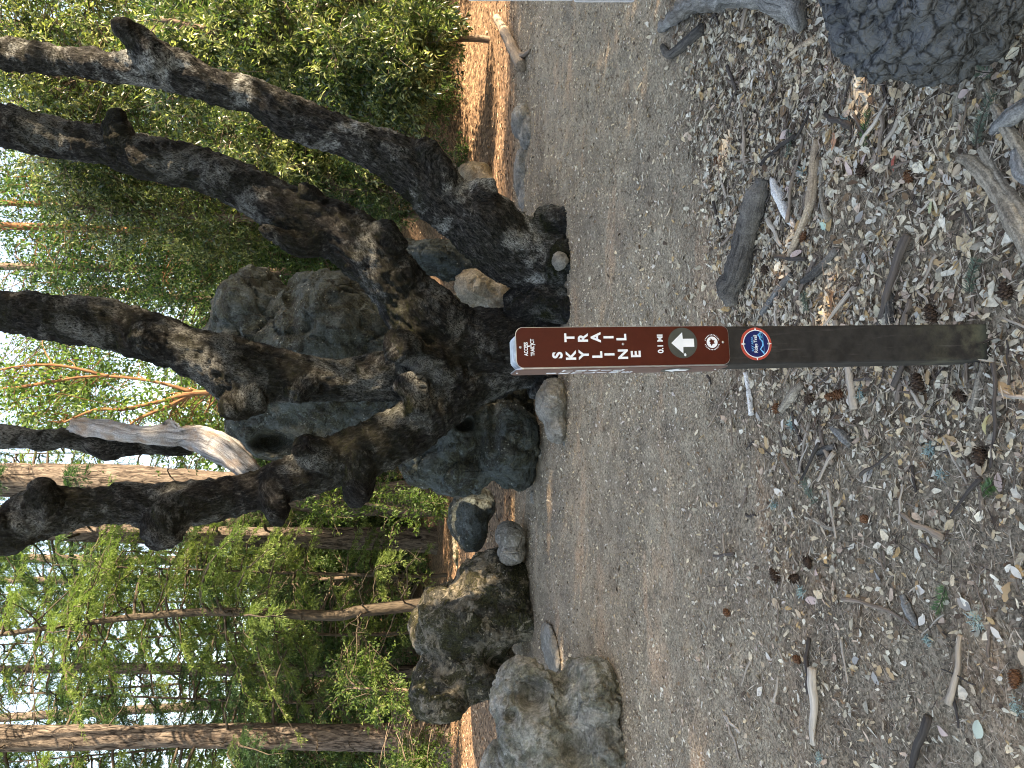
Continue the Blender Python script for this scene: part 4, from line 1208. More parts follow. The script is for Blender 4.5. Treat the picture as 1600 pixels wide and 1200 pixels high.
    def bput(name, me, mat, x=0, z=0, y=-0.0017):
        return link(name, me, mat, badge, (x * q2, y, z * q2))
    bput('white_ring', prism(circle(21.3 * q2, 64), 0.0003), M_WHITE)
    bput('navy_disc', prism(circle(20.1 * q2, 64), 0.0003), M_NAVY, y=-0.0021)
    tri = [(-1.9 * q2, 0), (1.9 * q2, 0), (0, 4.6 * q2)]
    for k in range(4):
        o = bput('compass_point', prism(tri, 0.0003), M_WHITE, 20.6 * math.sin(k * math.pi / 2), 20.6 * math.cos(k * math.pi / 2))
        o.rotation_euler = (0, k * math.pi / 2, 0)
    bput('lettering', text_mesh('BAY AREA', 4.4 * q2, 0.00003, 0.0002, 1.12), M_SKYB, -0.2, 6.6, -0.0026)
    bput('lettering', text_mesh('Ridge Trail', 7.6 * q2, 0.00022, 0.0002, 0.82), M_WHITE, 0, 0.4, -0.0026)
    wave = [(-16, -11), (-12, -8.2), (-8.5, -5.2), (-6.5, -6.6), (-3, -9), (1, -9.6), (4.5, -8.4), (7, -5.8), (8.5, -5.6), (11, -4.6), (13.5, -2.4), (15, -4.2), (17.4, -7.0)]
    low = [(x, z - (1.3 + 1.3 * abs(math.sin(x * 0.4)))) for x, z in wave]
    bput('ridge_mark', prism([(x * q2, z * q2) for x, z in low] + [(x * q2, z * q2) for x, z in wave[::-1]], 0.0003), M_SKYB, y=-0.0024)
    bput('ridge_mark', prism([(x * q2, (z - 3.2) * q2) for x, z in low[8:]] + [(x * q2, (z - 2.2) * q2) for x, z in wave[8:][::-1]], 0.0003), M_TEAL, y=-0.00235)
    bput('horizon_line', prism([(-15.5 * q2, -12.7 * q2), (15.5 * q2, -11.7 * q2), (15.7 * q2, -11.0 * q2), (-15.7 * q2, -12.0 * q2)], 0.0003), M_TEAL, y=-0.0024)
    for z in (18.6, -19.2):
        bput('rivet', riv, M_DISC, 0, z, -0.0022).scale = (0.7, 0.7, 0.7)

    # second sign: panels reaching into view from the side of the trail
    Y2 = 3.0
    tl, br = P(722, 4, Y2), P(889, 4, Y2)
    tl2, br2 = P(888, 7, Y2), P(985, 7, Y2)
    cxp = tl[0] + 0.2
    g2 = ground_at(cxp, Y2 + 0.06)
    r2 = empty('signboard', (cxp, Y2, g2), 'signboard post with pale panel above a brown panel at the trail edge', 'sign')
    lean = math.atan2(br[0] - tl[0], tl[2] - br[2])
    r2.rotation_euler = (0, -lean, 0)
    r2.location.x = tl[0] + 0.006 + 0.2 / math.cos(lean) + (tl[2] - g2) * math.tan(lean)
    h1, h2 = tl[2] - br[2], tl2[2] - br2[2]
    p1 = link('pale_panel', prism(rounded_rect(0.4, h1, 0.012), 0.004, 0.001), plain('pale_panel_paint', (0.4, 0.42, 0.45), 0.5, wear=0.1), r2, (0, 0, (tl[2] + br[2]) / 2 - g2))
    p2 = link('panel_frame', prism(rounded_rect(0.4, h2, 0.015), 0.004, 0.001), plain('panel_rim', (0.4, 0.42, 0.46), 0.4, wear=0.1), r2, (-0.006, -0.002, (tl2[2] + br2[2]) / 2 - g2))
    link('brown_panel', prism(rounded_rect(0.386, h2 - 0.014, 0.012), 0.002), M_PLATE, p2, (0, -0.0042, 0))
    bm = bmesh.new(); bmesh.ops.create_cube(bm, size=1.0)
    for v in bm.verts:
        v.co = Vector((v.co.x * 0.09, v.co.y * 0.09 + 0.048, (v.co.z + 0.5) * (tl[2] - g2 + 0.3) - 0.2))
    bmesh.ops.bevel(bm, geom=list(bm.edges), offset=0.006, segments=2, affect='EDGES')
    me = bpy.data.meshes.new('post_body'); bm.to_mesh(me); bm.free()
    link('post_body', me, M_POST, r2)
sign_post()

# ------------------------------------------------------------------ deadwood and litter on the ground
def on_ground(x, y, lift=0.0):
    g = G(x, y)
    for _ in range(3):
        g = G(x, y, ground_at(g[0], g[1]) + lift)
    return g
def stick_mesh(path, radii, seg=8, n=16, rough=0.12, seed=0, taper_noise=0.15):
    c = catmull(np.hstack([path, np.asarray(radii, float)[:, None]]), n)
    r = c[:, 3] * (1 + taper_noise * fbm(np.stack([np.arange(n) * 0.6, np.full(n, seed * 1.7), np.zeros(n)], 1), 2, seed))
    V, Q, T, B = tube(c[:, :3], r, seg)
    V = V + rough * np.mean(radii) * np.stack([fbm(V / np.mean(radii) * 0.7 + k * 7, 2, seed + k) for k in range(3)], 1)
    return V, Q, T, B
def px_stick(name, pts, mat, label, cat='stick', group=None, seg=9, n=20, seed=0, sink=0.75, extra=(), rough=0.12):
    """pts: (photo x, photo y, radius px); the stick lies on the ground"""
    parts, base = [], None
    for pp in [pts, *extra]:
        W3, rad = [], []
        for x, y, r_ in pp:
            g = on_ground(x, y); m = mpp(x, y, g[1]); rr = r_ * m
            g = on_ground(x, y, rr * sink)
            W3.append(g); rad.append(rr)
        W3 = np.array(W3)
        if base is None:
            base = np.array((W3[:, 0].mean(), W3[:, 1].mean(), ground_at(W3[:, 0].mean(), W3[:, 1].mean())))
        parts.append(stick_mesh(W3 - base, rad, seg, n, rough, seed))
    V, Q, T, B = join(parts)
    return tag(link(name, np_mesh(name, V, [Q, T], True, {'bark_co': B}), mat, loc=base), label, cat, group)

WOOD_DARK = mat_deadwood('dark_weathered_wood', ((0.02, 0.018, 0.017), (0.075, 0.066, 0.06), (0.13, 0.115, 0.1), (0.2, 0.18, 0.16)), (90, 90, 30), 0.9)
WOOD_GREY = mat_deadwood('grey_weathered_wood', ((0.035, 0.033, 0.031), (0.16, 0.153, 0.145), (0.29, 0.275, 0.26), (0.09, 0.072, 0.06)), (50, 50, 14))
WOOD_TAN = mat_deadwood('split_tan_wood', ((0.26, 0.18, 0.11), (0.46, 0.34, 0.23), (0.58, 0.46, 0.33), (0.3, 0.22, 0.16)), (90, 90, 10), 0.5)
WOOD_PALE = mat_deadwood('pale_dry_wood', ((0.09, 0.075, 0.06), (0.27, 0.225, 0.175), (0.42, 0.36, 0.29), (0.15, 0.115, 0.085)), (80, 80, 16), 0.7)
WOOD_BONE = mat_deadwood('bone_white_wood', ((0.45, 0.43, 0.41), (0.64, 0.61, 0.58), (0.72, 0.69, 0.65), (0.4, 0.33, 0.27)), (80, 80, 16), 0.4)
WOOD_LOG = mat_deadwood('tan_log_wood', ((0.1, 0.075, 0.06), (0.22, 0.17, 0.13), (0.34, 0.27, 0.2), (0.13, 0.1, 0.08)), (40, 40, 12), 0.8)

def charred_log():
    t = NT('cracked_charcoal_bark')
    co = t.coord()
    wob = t.n('Vector' + 'Math', operation='ADD')
    nz = t.n('TexNoise'); t.l(co, nz.inputs['Vector']); nz.inputs['Scale'].default_value = 9; nz.inputs['Detail'].default_value = 3
    sca = t.n('VectorMath', operation='SCALE'); t.l(nz.outputs[1], sca.inputs[0]); sca.inputs['Scale'].default_value = 0.05
    t.l(co, wob.inputs[0]); t.l(sca.outputs[0], wob.inputs[1])
    e1 = t.ramp(t.voronoi(t.mapping(wob.outputs[0], (0.6, 1, 1)), 22, 'DISTANCE_TO_EDGE'), [(0.0, 0.0), (0.16, 1.0)])
    e2 = t.ramp(t.voronoi(wob.outputs[0], 55, 'DISTANCE_TO_EDGE'), [(0.0, 0.0), (0.2, 1.0)])
    n = t.noise(co, 60, 5, 0.7)
    h = t.math('ADD', t.math('MULTIPLY', e1, 1.0), t.math('ADD', t.math('MULTIPLY', e2, 0.45), t.math('MULTIPLY', n, 0.5)))
    c = t.ramp(h, [(0.4, (0.006, 0.006, 0.006)), (0.85, (0.037, 0.037, 0.038)), (1.0, (0.063, 0.063, 0.064))])
    c = t.mix(1.0, c, t.ramp(t.noise(co, 11, 4), [(0.3, 0.7), (0.7, 1.6)]), 'MULTIPLY')
    m = t.finish(c, 0.7, 0.35, t.bump(h, 0.7, 0.01))
    path = np.array([(0.73, 1.58, 0.25), (0.88, 1.58, 0.26), (1.2, 1.6, 0.27), (1.7, 1.64, 0.28), (2.4, 1.72, 0.28)])
    V, Q, T, B = tube(catmull(path, 60), catmull(np.array([(0.73, 0, 0, .14), (0.8, 0, 0, .2), (0.97, 0, 0, .25), (1.5, 0, 0, .27), (2.4, 0, 0, .28)]), 60)[:, 3], 30)
    V, N, Q = remesh(V, Q, T, 0.0125, 4)
    p = (V + 0.04 * np.stack([fbm(V * 8 + k * 5, 3, 130 + k) for k in range(3)], 1)) * np.array((0.62, 1, 1))
    d = 0.03 * fbm(V * 4.5, 3, 133)
    # bark plates split by real cracks: cellular distance
    d += 0.03 * (np.clip(cell(p, 13, 140) / 0.22, 0, 1) ** 0.7 - 1) + 0.008 * (np.clip(cell(p, 32, 150) / 0.3, 0, 1) - 1)
    V = V + N * d[:, None]
    base = np.array((1.5, 1.7, 0.0))
    o = link('charred_log', np_mesh('charred_log', V - base, Q, True), m, loc=base)
    tag(o, 'thick charcoal grey log end with deeply cracked bark lying on the litter', 'log')
charred_log()

def big_wood():
    px_stick('branch', [(1192, 280, 13), (1178, 320, 18), (1165, 370, 19), (1152, 420, 18), (1140, 450, 17), (1143, 478, 11)], WOOD_DARK, 'thick dark weathered branch length lying at the trail edge', 'branch', n=50, seg=16, seed=3, sink=0.9)
    px_stick('split_board', [(1276, 218, 6), (1272, 270, 8), (1268, 310, 9), (1258, 345, 7), (1240, 385, 6), (1220, 428, 2)], WOOD_TAN, 'long splintered piece of pale orange wood beside the dark branch', 'wood', n=30, seg=6, seed=4)
    px_stick('wood_splinter', [(1206, 278, 4), (1216, 305, 8), (1232, 340, 7), (1242, 356, 2)], WOOD_BONE, 'chalky white wood splinter next to the dark branch', 'wood', n=16, seg=6, seed=5)
    px_stick('branch', [(1502, 246, 9), (1530, 262, 13), (1560, 300, 15), (1590, 350, 16), (1625, 420, 16)], WOOD_PALE, 'pale barkless forked branch of the dead branch bundle', 'branch', n=36, seg=12, seed=6, extra=([(1535, 232, 9), (1562, 280, 10), (1600, 330, 11), (1640, 390, 10)],))
    px_stick('branch', [(1541, 128, 7), (1556, 165, 9), (1580, 210, 11), (1615, 265, 12)], WOOD_PALE, 'pale yellow broken branch crossing a grey board', 'branch', n=24, seg=10, seed=7)
    px_stick('old_board', [(1552, 205, 8), (1580, 182, 16), (1630, 150, 18)], WOOD_GREY, 'grey weathered board end under the yellow broken branch', 'board', n=18, seg=6, seed=8)
    px_stick('old_board', [(1592, 235, 14), (1600, 270, 16), (1625, 280, 16)], WOOD_GREY, 'short grey wood slab beside the pale forked branch', 'board', n=14, seg=6, seed=18)
    px_stick('driftwood_root', [(1030, 47, 4), (1050, 30, 11), (1075, 10, 15), (1120, -6, 20), (1180, -14, 24), (1230, 0, 26), (1246, 30, 18), (1250, 48, 8)], WOOD_GREY, 'silver grey weathered root with a dark broken tip beside the trail', 'root', n=60, seg=16, seed=9, rough=0.3)
    px_stick('stick', [(1035, 72, 4), (1046, 86, 7), (1068, 70, 8), (1098, 44, 8)], WOOD_DARK, 'bent dark stick beside the silver grey root', 'stick', n=18, seed=10)
    px_stick('stick', [(1222, 96, 3), (1250, 74, 5), (1274, 60, 6)], WOOD_TAN, 'short tan stick beside the charred log', 'stick', n=12, seed=11)
    px_stick('fallen_log', [(815, 104, 9), (803, 80, 9), (790, 52, 8), (776, 28, 6)], WOOD_LOG, 'slender pale brown fallen log across the sunny bank', 'log', n=30, seg=12, seed=12, extra=([(805, 84, 5), (818, 86, 4), (828, 78, 2)],))
    px_stick('stick', [(1165, 582, 4), (1170, 610, 4), (1174, 648, 5)], WOOD_BONE, 'straight bone white stick near the sign post', 'stick', n=14, seed=13)
    px_stick('stick', [(1222, 640, 7), (1238, 618, 8), (1255, 598, 6)], WOOD_PALE, 'stout tan stick near the blue badge side of the post', 'stick', n=14, seed=14)
    px_stick('stick', [(1538, 560, 5), (1530, 600, 7), (1520, 640, 6)], WOOD_PALE, 'tan stick lying at the foot of the sign post', 'stick', n=14, seed=15)
    px_stick('stick', [(1274, 812, 4), (1292, 824, 4), (1308, 826, 4), (1324, 818, 4)], WOOD_PALE, 'curved pale twig bent like a bow on bare dirt', 'stick', n=18, seed=16)
    px_stick('stick', [(1410, 930, 5), (1420, 955, 7), (1432, 978, 5)], WOOD_GREY, 'flat grey wood chip on the dirt beside a fir sprig', 'stick', n=12, seg=6, seed=17)
    px_stick('stick', [(1298, 668, 3), (1316, 680, 9), (1328, 694, 8)], WOOD_GREY, 'wide grey bark chip standing on the dirt', 'bark', n=12, seg=5, seed=19)
    px_stick('stick', [(1276, 708, 5), (1290, 702, 6), (1305, 697, 5)], WOOD_DARK, 'short dark grey stick beside the grey bark chip', 'stick', n=12, seed=20)
    px_stick('stick', [(1500, 700, 3), (1520, 735, 4), (1532, 765, 4), (1535, 830, 3)], WOOD_LOG, 'long thin brown twig among oak leaves', 'stick', n=20, seed=21)
    px_stick('stick', [(1388, 440, 4), (1390, 470, 8), (1392, 505, 7)], WOOD_DARK, 'thick dark stick with split end beside the post', 'stick', n=14, seed=22)
    px_stick('stick', [(1308, 388, 5), (1280, 420, 7), (1255, 440, 6)], WOOD_DARK, 'crooked dark branch piece below the orange board', 'stick', n=16, seed=23)
    px_stick('stick', [(1236, 430, 5), (1215, 455, 6), (1192, 490, 6)], WOOD_GREY, 'grey stick pointing at the end of the dark branch', 'stick', n=16, seed=24)
    px_stick('stick', [(1285, 250, 4), (1284, 300, 5), (1290, 330, 6), (1296, 346, 7)], WOOD_PALE, 'long bent pale stick parallel to the orange board', 'stick', n=22, seed=25)
    px_stick('stick', [(1510, 120, 5), (1495, 170, 6), (1490, 195, 4)], WOOD_PALE, 'straight pale stick between charred log and dead branches', 'stick', n=16, seed=26)
big_wood()

PAL = np.array((1.14, 1.13, 1.02)) * np.array([(.52, .40, .285), (.60, .50, .40), (.62, .55, .47), (.50, .37, .31), (.36, .32, .28), (.2, .125, .08), (.09, .06, .045), (.46, .30, .16), (.42, .36, .29), (.64, .58, .53)])
def leaf_template(kind, seed, coarse=False):
    """curled dry leaf, unit length along x -> verts, tris"""
    r = np.random.default_rng(seed)
    nx = 4 if coarse else 6
    xs = np.array((0, .3, .7, 1)) if coarse else np.linspace(0, 1, nx)
    wid = np.array({'oval': (0.04, .2, .26, .25, .17, .01), 'lance': (0.03, .1, .14, .14, .09, .01), 'oak': (0.05, .24, .16, .28, .16, .04), 'chip': (.12, .2, .14, .2, .16, .1)}[kind])[[0, 1, 3, 5] if coarse else range(6)] * r.uniform(0.85, 1.15, nx)
    V = []
    b1, b2, cup = r.uniform(-0.6, 0.6), r.uniform(-0.25, 0.25), r.uniform(-0.35, 0.55)
    for i, x in enumerate(xs):
        zc = 0.3 * b1 * (x - .5) ** 2 * 2 + 0.05 * b2 * math.sin(x * 6)
        yc = 0.12 * b2 * math.sin(x * 3)
        for s in (-1, 0, 1):
            V.append((x - .5, yc + s * wid[i], zc + abs(s) * wid[i] * cup * r.uniform(.6, 1.3) + 0.02 * r.normal()))
    T = []
    for i in range(nx - 1):
        for j in range(2):
            a = i * 3 + j
            T += [(a, a + 3, a + 4), (a, a + 4, a + 1)]
    V = np.array(V); V[:, 2] -= V[:, 2].min()
    return V, np.array(T)
TEMPL = [leaf_template(k, 500 + 7 * i + j) for i, k in enumerate(('oval', 'oval', 'lance', 'oak', 'oak', 'chip')) for j in range(3)]
TEMPL_LOW = [leaf_template(k, 500 + 7 * i + j, True) for i, k in enumerate(('oval', 'oval', 'lance', 'oak', 'oak', 'chip')) for j in range(3)]
def rot_mats(yaw, tx, ty):
    cz, sz, cx, sx, cy_, sy_ = np.cos(yaw), np.sin(yaw), np.cos(tx), np.sin(tx), np.cos(ty), np.sin(ty)
    o = np.zeros_like(cz); l = np.ones_like(cz)
    Rz = np.stack([np.stack([cz, -sz, o], -1), np.stack([sz, cz, o], -1), np.stack([o, o, l], -1)], -2)
    Rx = np.stack([np.stack([l, o, o], -1), np.stack([o, cx, -sx], -1), np.stack([o, sx, cx], -1)], -2)
    Ry = np.stack([np.stack([cy_, o, sy_], -1), np.stack([o, l, o], -1), np.stack([-sy_, o, cy_], -1)], -2)
    return Rz @ Rx @ Ry
def scatter(templates, pos, scale, colors, r, tilt=0.3):
    V, T, C, off = [], [], [], 0
    which = r.integers(0, len(templates), len(pos))
    M3 = rot_mats(r.uniform(0, 6.28, len(pos)), r.normal(size=len(pos)) * tilt, r.normal(size=len(pos)) * tilt)
    for k, (tv, tt) in enumerate(templates):
        m = np.nonzero(which == k)[0]
        if not len(m):
            continue
        v = np.einsum('nij,vj->nvi', M3[m], tv) * scale[m][:, None, None] + pos[m][:, None, :]
        n, q = len(m), len(tv)
        T.append((tt[None] + (np.arange(n) * q)[:, None, None]).reshape(-1, 3) + off)
        V.append(v.reshape(-1, 3)); off += n * q
        C.append(np.repeat(np.hstack([colors[m], np.ones((n, 1))]), q, 0))
    return np.vstack(V), np.vstack(T), np.vstack(C)
def litter_density(X, Y):
    ne = near_edge(X)
    near = sstep(-0.25, 0.35, ne - Y)                        # 1 on the litter side of the trail edge
    right = sstep(-0.35, 0.3, X + 0.1 * (Y - 2))
    base = near * (0.36 + 0.64 * right) + (1 - near) * 0.07
    clump = 0.75 + 0.6 * fbm(np.stack([X * 2.2, Y * 2.2, X * 0], 1), 3, 33)
    return np.clip(base * np.clip(clump, 0.15, 1.5), 0, 1.2)
def sample_ground(n, r, xr, yr, dens=None):
    """area-uniform points, thinned by the density"""
    X = r.uniform(*xr, n); Y = r.uniform(*yr, n)
    keep = np.abs(X) < 0.53 * Y + 0.75
    if dens is not None:
        keep &= r.random(n) < dens(X, Y)
    X, Y = X[keep], Y[keep]
    return np.stack([X, Y, hgt(X, Y)], 1)
def litter():
    r = np.random.default_rng(600)
    # tan and grey leaves, nobody could count them
    pts = sample_ground(74000, r, (-2.6, 2.6), (1.25, 4.3), litter_density)
    pts[:, 2] += r.uniform(0.0, 0.012, len(pts))
    pw_ = np.array([.16, .17, .13, .08, .09, .09, .08, .05, .1, .09]); pw_ /= pw_.sum()
    col = PAL[r.choice(len(PAL), len(pts), p=pw_)] * r.uniform(0.75, 1.1, (len(pts), 1))
    V, T, C = scatter(TEMPL_LOW, pts, np.clip(r.lognormal(-3.75, 0.42, len(pts)), 0.008, 0.055) * (0.72 + 0.28 * sstep(-0.4, 0.3, pts[:, 0])), col, r, 0.32)
    o = link('leaf_litter', np_mesh('leaf_litter', V, T, False, {'col': C}), LITTER)
    o['kind'] = 'stuff'; tag(o, 'carpet of small dry tan and grey leaves covering the ground by the post', 'leaf litter')
    # crumbs and chips over the trail
    def crumb(seed):
        q_ = np.random.default_rng(seed)
        w1, w2 = q_.uniform(.12, .34, 2)
        return np.array([(-.5, 0, 0), (q_.uniform(-.2, .2), -w1, .12), (.5, q_.uniform(-.1, .1), .02), (q_.uniform(-.2, .2), w2, q_.uniform(0, .2))]), np.array([(0, 1, 2), (0, 2, 3)])
    CH = [crumb(700 + k) for k in range(9)]
    a = sample_ground(36000, r, (-3.2, 3.2), (1.25, 4.6), lambda X, Y: 0.85 + 0 * X)
    b = sample_ground(105000, r, (-5.0, 5.0), (4.2, 8.5), lambda X, Y: 0.5 + 0.5 * sstep(-0.2, 0.5, fbm(np.stack([X * 1.2, Y * 1.2, X * 0], 1), 3, 44)))
    pts = np.vstack([a, b]); pts[:, 2] += 0.001
    n = len(pts)
    pal2 = np.array((1.12, 1.12, 1.0)) * np.array([(.44, .34, .25), (.56, .46, .36), (.3, .22, .16), (.13, .09, .065), (.07, .05, .04), (.6, .52, .44), (.25, .2, .17)])
    col = pal2[r.choice(7, n, p=[.2, .17, .18, .14, .08, .11, .12])] * r.uniform(0.75, 1.1, (n, 1))
    sz = np.clip(r.lognormal(-4.75, 0.45, n), 0.004, 0.025)
    sz[len(a):] = np.clip(r.lognormal(-4.3, 0.45, n - len(a)), 0.007, 0.05)
    V, T, C = scatter(CH, pts, sz, col, r, 0.4)
    o = link('bark_crumbs', np_mesh('bark_crumbs', V, T, False, {'col': C}), LITTER)
    o['kind'] = 'stuff'; tag(o, 'fine bark crumbs and leaf bits strewn over the packed trail', 'bark crumbs')
    # pale leaf flakes blown over the packed trail
    pts = sample_ground(24000, r, (-4.6, 4.6), (2.6, 8.2), lambda X, Y: np.clip(0.42 + 0.5 * fbm(np.stack([X * 0.9, Y * 0.9, X * 0 + 2], 1), 3, 48), 0.08, 1))
    n = len(pts); pts[:, 2] += 0.002
    col = np.array([(.62, .52, .4), (.7, .62, .52), (.52, .4, .28), (.66, .55, .47)])[r.integers(0, 4, n)] * r.uniform(.8, 1.05, (n, 1))
    V, T, C = scatter(CH, pts, np.clip(r.lognormal(-4.0, 0.35, n), 0.009, 0.04), col, r, 0.35)
    o = link('leaf_flakes', np_mesh('leaf_flakes', V, T, False, {'col': C}), LITTER)
    o['kind'] = 'stuff'; tag(o, 'small pale leaf flakes scattered over the packed trail', 'leaf litter')
    # brown fir needles
    pts = sample_ground(60000, r, (-2.4, 2.4), (1.25, 3.8), lambda X, Y: 0.9 + 0 * X)
    n = len(pts); pts[:, 2] += r.uniform(0.001, 0.006, n)
    ang = r.uniform(0, 6.28, n)
    d = np.stack([np.cos(ang), np.sin(ang), r.normal(size=n) * 0.12], 1)
    V, T = leaf_quads(pts, d, np.tile((0, 0, 1.0), (n, 1)) + 0.2 * r.normal(size=(n, 3)), r.uniform(0.012, 0.034, n), r.uniform(0.0012, 0.0024, n), 0.4)
    pal3 = np.array([(.34, .23, .15), (.5, .39, .28), (.16, .1, .07), (.58, .49, .39)])
    C = np.repeat(np.hstack([pal3[r.integers(0, 4, n)] * r.uniform(.8, 1.1, (n, 1)), np.ones((n, 1))]), 4, 0)
    o = link('needle_litter', np_mesh('needle_litter', V, T, False, {'col': C}), LITTER)
    o['kind'] = 'stuff'; tag(o, 'dry brown fir needles matted over the soil near the post', 'needle litter')
    # loose straw: thin twig bits and stalks among the leaves
    pts = sample_ground(42000, r, (-2.4, 2.4), (1.25, 3.9), lambda X, Y: np.clip(litter_density(X, Y), 0, 1))
    n = len(pts); pts[:, 2] += r.uniform(0.006, 0.02, n)
    ang = r.uniform(0, 6.28, n)
    d = np.stack([np.cos(ang), np.sin(ang), r.normal(size=n) * 0.1], 1)
    V, T = leaf_quads(pts, d, np.tile((0, 0, 1.0), (n, 1)) + 0.3 * r.normal(size=(n, 3)), np.clip(r.lognormal(-3.2, 0.4, n), .015, .1), r.uniform(0.0018, 0.0048, n), 0.6)
    pal4 = np.array([(.2, .14, .1), (.42, .32, .23), (.07, .05, .04), (.58, .48, .38), (.27, .21, .17)])
    C = np.repeat(np.hstack([pal4[r.integers(0, 5, n)] * r.uniform(.8, 1.1, (n, 1)), np.ones((n, 1))]), 4, 0)
    o = link('twig_litter', np_mesh('twig_litter', V, T, False, {'col': C}), LITTER)
    o['kind'] = 'stuff'; tag(o, 'loose straw of broken stalks and twig bits among the dry leaves', 'twig litter')
    # duff over the far ground
    a = sample_ground(26000, r, (-9, 9), (8.3, 16), lambda X, Y: 0.8 + 0 * X)
    n = len(a)
    V, T, C = scatter(CH, a, r.uniform(0.03, 0.08, n), np.array([(.36, .22, .13), (.2, .12, .07), (.1, .07, .05), (.46, .33, .22)])[r.integers(0, 4, n)], r, 0.35)
    o = link('forest_duff', np_mesh('forest_duff', V, T, False, {'col': C}), LITTER)
    o['kind'] = 'stuff'; tag(o, 'reddish leaf duff on the sunny bank beyond the trail', 'leaf litter')
litter()

def countable_leaves():
    r = np.random.default_rng(640)
    kinds = [('bone coloured dry leaf curled on the ground', (.64, .57, .49), 'bone coloured fallen leaves', 'oval', 42), ('tan dry leaf lying flat on the ground', (.52, .39, .27), 'tan fallen leaves', 'oval', 50),
             ('pinkish dry leaf with a pale underside on the ground', (.58, .43, .38), 'pinkish fallen leaves', 'oval', 26), ('grey weathered leaf on the ground', (.34, .31, .28), 'grey fallen leaves', 'oval', 28),
             ('dark brown curled dead leaf on the ground', (.13, .075, .045), 'dark brown fallen leaves', 'lance', 26), ('ochre lobed oak leaf on the ground', (.5, .33, .18), 'ochre fallen oak leaves', 'oak', 44)]
    for lab, colr, grp, shape, n in kinds:
        meshes = []
        for k in range(4):
            V, T = leaf_template(shape, 800 + k + 11 * n)
            c = np.clip(np.array(colr) * r.uniform(.9, 1.08), 0, .8)
            meshes.append(np_mesh('fallen_leaf', V, T, True, {'col': np.tile((*c, 1.0), (len(V), 1))}))
        got = 0
        while got < n:
            p = sample_ground(400, r, (-1.5, 1.6), (1.5, 2.9), lambda X, Y: 0.25 + 0.75 * litter_density(X, Y))
            for q in p[:min(12, n - got)]:
                s = r.uniform(0.03, 0.056) * (1.15 if shape == 'lance' else 1)
                o = link('fallen_leaf', meshes[r.integers(0, 4)], LITTER, None, (q[0], q[1], q[2] + r.uniform(0.004, 0.014)), (r.normal() * .25, r.normal() * .25, r.uniform(0, 6.28)))
                o.scale = (s, s, s)
                tag(o, lab, 'leaf', grp); got += 1
    for (x, y, c, lab) in [(1398, 254, (.42, .1, .07), 'brick red fallen leaf beside a round fir cone'), (1455, 322, (.5, .52, .3), 'pale yellow green leaf on brown litter'), (1287, 352, (.42, .56, .46), 'mint green leaf at the foot of the orange board'),
                           (1303, 222, (.6, .3, .18), 'small orange leaf scrap on twigs'), (1545, 663, (.6, .5, .24), 'yellow leaf near the foot of the post'), (1530, 1138, (.5, .53, .42), 'pale green lobed leaf on bare dirt')]:
        V, T = leaf_template('oval', 900 + x)
        g = on_ground(x, y, 0.012)
        o = link('fallen_leaf', np_mesh('fallen_leaf', V, T, True, {'col': np.tile((*c, 1.0), (len(V), 1))}), LITTER, None, g, (r.normal() * .2, r.normal() * .2, r.uniform(0, 6.28)))
        s = r.uniform(.05, .065); o.scale = (s, s, s)
        tag(o, lab, 'leaf')
countable_leaves()

def twigs():
    r = np.random.default_rng(660)
    meshes = []
    for k in range(12):
        L, n = 1.0, 6
        x = np.linspace(-.5, .5, n)
        pth = np.stack([x, 0.05 * r.normal(size=n).cumsum() * .5, 0.012 * r.normal(size=n)], 1)
        rad = np.linspace(0.05, 0.03, n) * r.uniform(.5, 1.2)
        V, Q, T, B = stick_mesh(pth, rad, 7, 12, 0.15, 700 + k)
        for m in range(3):
            me = np_mesh('twig', V, [Q, T], True, {'bark_co': B * 0.12})
            me.materials.append(TWIGS[m])
            meshes.append(me)
    spots = sample_ground(4000, r, (-1.7, 1.8), (1.45, 3.3), lambda X, Y: (0.12 + 0.88 * litter_density(X, Y)) * 0.3)[:260]
    for i, q in enumerate(spots):
        s = float(np.clip(r.lognormal(-2.2, 0.45), 0.045, 0.3))
        kd = int(r.choice(3, p=(.32, .4, .28)))
        o = link('twig', meshes[3 * r.integers(0, 12) + kd], None, None, (q[0], q[1], q[2] + 0.004 + 0.03 * s + r.uniform(0, .012)), (0, r.normal() * .08, r.uniform(0, 6.28)))
        th = r.uniform(0.55, 1.15) * (1 if s > .1 else 1.3)
        o.scale = (s, s * th, s * th)
        tag(o, ('dark blackish twig lying in the leaf litter', 'brown weathered twig lying in the leaf litter', 'pale bleached twig lying in the leaf litter')[kd], 'twig', ('dark', 'brown', 'pale')[kd] + ' twigs scattered in the litter')
twigs()

